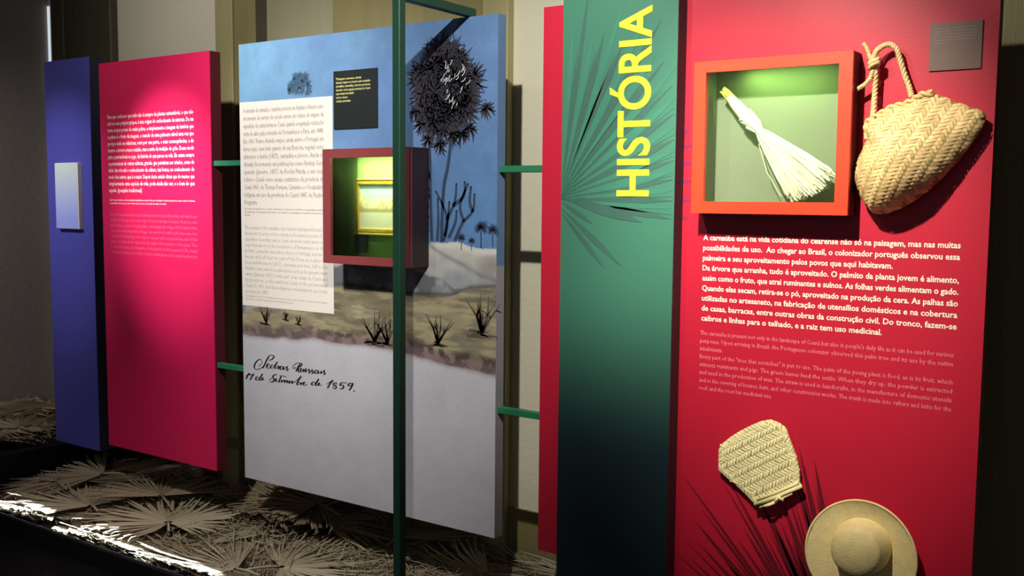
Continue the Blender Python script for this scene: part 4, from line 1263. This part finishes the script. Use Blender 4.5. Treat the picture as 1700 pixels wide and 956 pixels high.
mats = ['straw', 'straw', 'straw_pale', 'straw_dark', 'straw']
n_fr = 0
for layer in range(3):
    for i in range(46):
        x = -4.80 + (3.35) * ((i * 0.618034 + layer * 0.21) % 1.0)
        y = rf.uniform(2.50, 3.30)
        if abs(x + 2.235) < 0.05 and abs(y - 2.55) < 0.06: y += 0.14
        heap = 0.10 * min(1, max(0, (-3.9 - x) / 0.7)) * min(1, max(0, (y - 2.45) / 0.25))
        front = max(0, min(1, (2.75 - y) / 0.2))
        z = DECK + 0.010 + layer * (0.016 + 0.012 * front) + heap + rf.uniform(0, 0.01)
        tone = mats[rf.randint(0, 4)]
        frond(x, y, z, rf.uniform(0, 6.28), *((rf.uniform(0.50, 0.75), rf.uniform(0.35, 0.9), rf.randint(26, 34)) if i % 5 < 3 else (rf.uniform(0.32, 0.55), rf.uniform(1.5, 3.4), rf.randint(44, 62))), rf.uniform(0.0, 0.07), rf.uniform(0, 6.28),
              M[tone], frond_label(x, y, TONE[tone]), GRP, 2.463, (-4.885, -1.30), DECK, rf.uniform(0.45, 0.66), tidy=rf.uniform(0.3, 1.0))
        n_fr += 1
# straw pushed up against the wall, behind and under the panels
for i in range(30):
    x = -4.7 + 3.3 * i / 29; y = rf.uniform(3.12, 3.30)
    tone = mats[rf.randint(0, 4)]
    frond(x, y, DECK + 0.05 + rf.uniform(0, 0.09), rf.uniform(0, 6.28), rf.uniform(0.3, 0.5), rf.uniform(0.8, 2.8), rf.randint(36, 50), rf.uniform(0.1, 0.35), 1.57 + rf.uniform(-.4, .4),
          M[tone], frond_label(x, y, TONE[tone]), GRP, 2.95, (-4.885, -1.30), DECK, rf.uniform(0.5, 0.66), tidy=0.8)
# long folded fronds lying along the front edge
for i in range(26):
    x = -4.78 + 3.3 * i / 25 + rf.uniform(-.05, .05); y = rf.uniform(2.50, 2.60)
    if abs(x + 2.235) < 0.06: x += 0.1
    tone = mats[rf.randint(0, 4)]
    frond(x, y, DECK + 0.062 + rf.uniform(0, 0.03), rf.choice((0, math.pi)) + rf.uniform(-.45, .45), rf.uniform(0.45, 0.65), rf.uniform(0.4, 0.9), 30, rf.uniform(0.0, 0.04), rf.uniform(0, 6.28),
          M[tone], frond_label(x, y, TONE[tone]), GRP, 2.463, (-4.885, -1.30), DECK, 0.5, tidy=0.8)
for i in range(8):
    x = -3.75 + 0.09 * i; y = rf.uniform(3.08, 3.22)
    frond(x, y, DECK + 0.13 + 0.012 * i, rf.uniform(0, 6.28), rf.uniform(0.3, 0.42), rf.uniform(2.0, 4.0), 50, 0.3, 1.57, M['straw_dark'], frond_label(x, y, 'brown'), GRP, 2.99, (-4.885, -1.30), DECK, 0.6, tidy=0.8)
# big fans that read clearly in the photograph
for (x, y, z, hd, R, sp, tl, td, m, fu, lb) in (
        (-3.78, 2.74, 0.135, 2.6, 0.46, 5.4, 0.05, -1.57, 'straw_pale', .5, 'large round pale palm frond on top of the heap below the crimson panel'),
        (-4.25, 2.66, 0.145, 3.0, 0.46, 3.0, 0.04, -1.57, 'straw_pale', .55, 'large pale palm frond atop the heap, opening left toward the side plinth'),
        (-2.98, 2.68, 0.125, 0.9, 0.42, 3.6, 0.08, -1.57, 'straw_pale', .5, 'large pale palm frond atop the heap below the handwriting, tips toward the panel'),
        (-3.10, 2.56, 0.125, 3.3, 0.36, 2.2, 0.02, -1.57, 'straw_pale', .7, 'smooth pale folded palm frond near the front edge below the handwriting'),
        (-2.62, 2.60, 0.120, 0.3, 0.40, 3.6, 0.04, -1.57, 'straw', .55, 'tan palm frond on top of the heap directly left of the steel post'),
        (-4.70, 2.58, 0.12, 0.1, 0.42, 2.2, 0.03, 1.57, 'straw_pale', .55, 'pale palm frond at the left tip of the heap beside the side plinth'),
        (-2.0, 2.68, 0.115, 0.9, 0.38, 3.6, 0.05, -1.57, 'straw', .5, 'tan palm frond on top of the heap right of the steel post'),
        (-1.92, 2.66, 0.125, 0.2, 0.28, 2.2, 0.02, -1.57, 'straw_pale', .8, 'smooth pale folded palm frond in front of the green banner'),
        (-4.55, 2.92, 0.19, 3.6, 0.46, 2.2, 0.10, 1.57, 'straw', .5, 'tan palm frond rising against the foot of the crimson panel and the plinth'),
        (-4.05, 2.9, 0.17, 2.6, 0.42, 3.0, 0.06, -1.57, 'straw', .5, 'tan palm frond under the right corner of the crimson panel')):
    frond(x, y, z, hd, R, sp, 74, tl, td, M[m], lb, GRP, 2.463, (-4.885, -1.30), DECK, fu, True, 0.03, tidy=0.45)
# heap on the side plinth
for i in range(36):
    x = rf.uniform(-5.66, -4.98); y = rf.uniform(2.52, 3.25)
    z = 0.305 + (i // 13) * 0.03 + max(0, (y - 2.9)) * 0.12 + rf.uniform(0, .015)
    if x > -5.1 and y > 2.75: x -= 0.25
    tone = mats[rf.randint(0, 4)]
    frond(x, y, z, rf.uniform(0, 6.28), rf.uniform(0.25, 0.42), rf.uniform(1.6, 3.6), rf.randint(36, 54), rf.uniform(0.0, 0.12), rf.uniform(0, 6.28),
          M[tone], TONE[tone] + ' dried palm frond in the heap on the side plinth by the grey wall', 'dried palm fronds on the side plinth', 2.46, (LEFT_X + 0.01, -4.99), 0.286, rf.uniform(0.45, 0.62))


def litter(name, n, x0, x1, y0, y1, z0, z1, label):
    mb = MB()
    for i in range(n):
        x, y = rf.uniform(x0, x1), rf.uniform(y0, y1); a = rf.uniform(0, 6.28); L = rf.uniform(.08, .36); w = rf.uniform(.003, .008)
        ex, ey = x + math.cos(a) * L, y + math.sin(a) * L
        if not (x0 < ex < x1 and y0 < ey < y1): continue
        za, ze = rf.uniform(z0, z1), rf.uniform(z0, z1)
        px, py = -math.sin(a) * w / 2, math.cos(a) * w / 2
        mx_, my_, mz = (x + ex) / 2, (y + ey) / 2, (za + ze) / 2 + rf.uniform(0, .02)
        mb.add([(x - px, y - py, za), (x + px, y + py, za), (mx_ - px, my_ - py, mz), (mx_ + px, my_ + py, mz), (ex, ey, ze)], [(0, 2, 3, 1), (2, 4, 3)])
    o = mb.build(name, M['straw'], origin=((x0 + x1) / 2, (y0 + y1) / 2, z0))
    tag(o, label, 'straw', kind='stuff')


litter('loose_straw', 2400, -4.88, -1.3, 2.47, 3.36, 0.05, 0.135, 'loose straw strips scattered over the fronds on the low platform')
litter('loose_straw', 300, LEFT_X + .02, -4.99, 2.47, 3.3, 0.31, 0.40, 'loose straw strips scattered over the side plinth')
print('fronds', n_fr, 'weave', nw)
for o in bpy.data.objects:
    if '_o' in o: del o['_o']
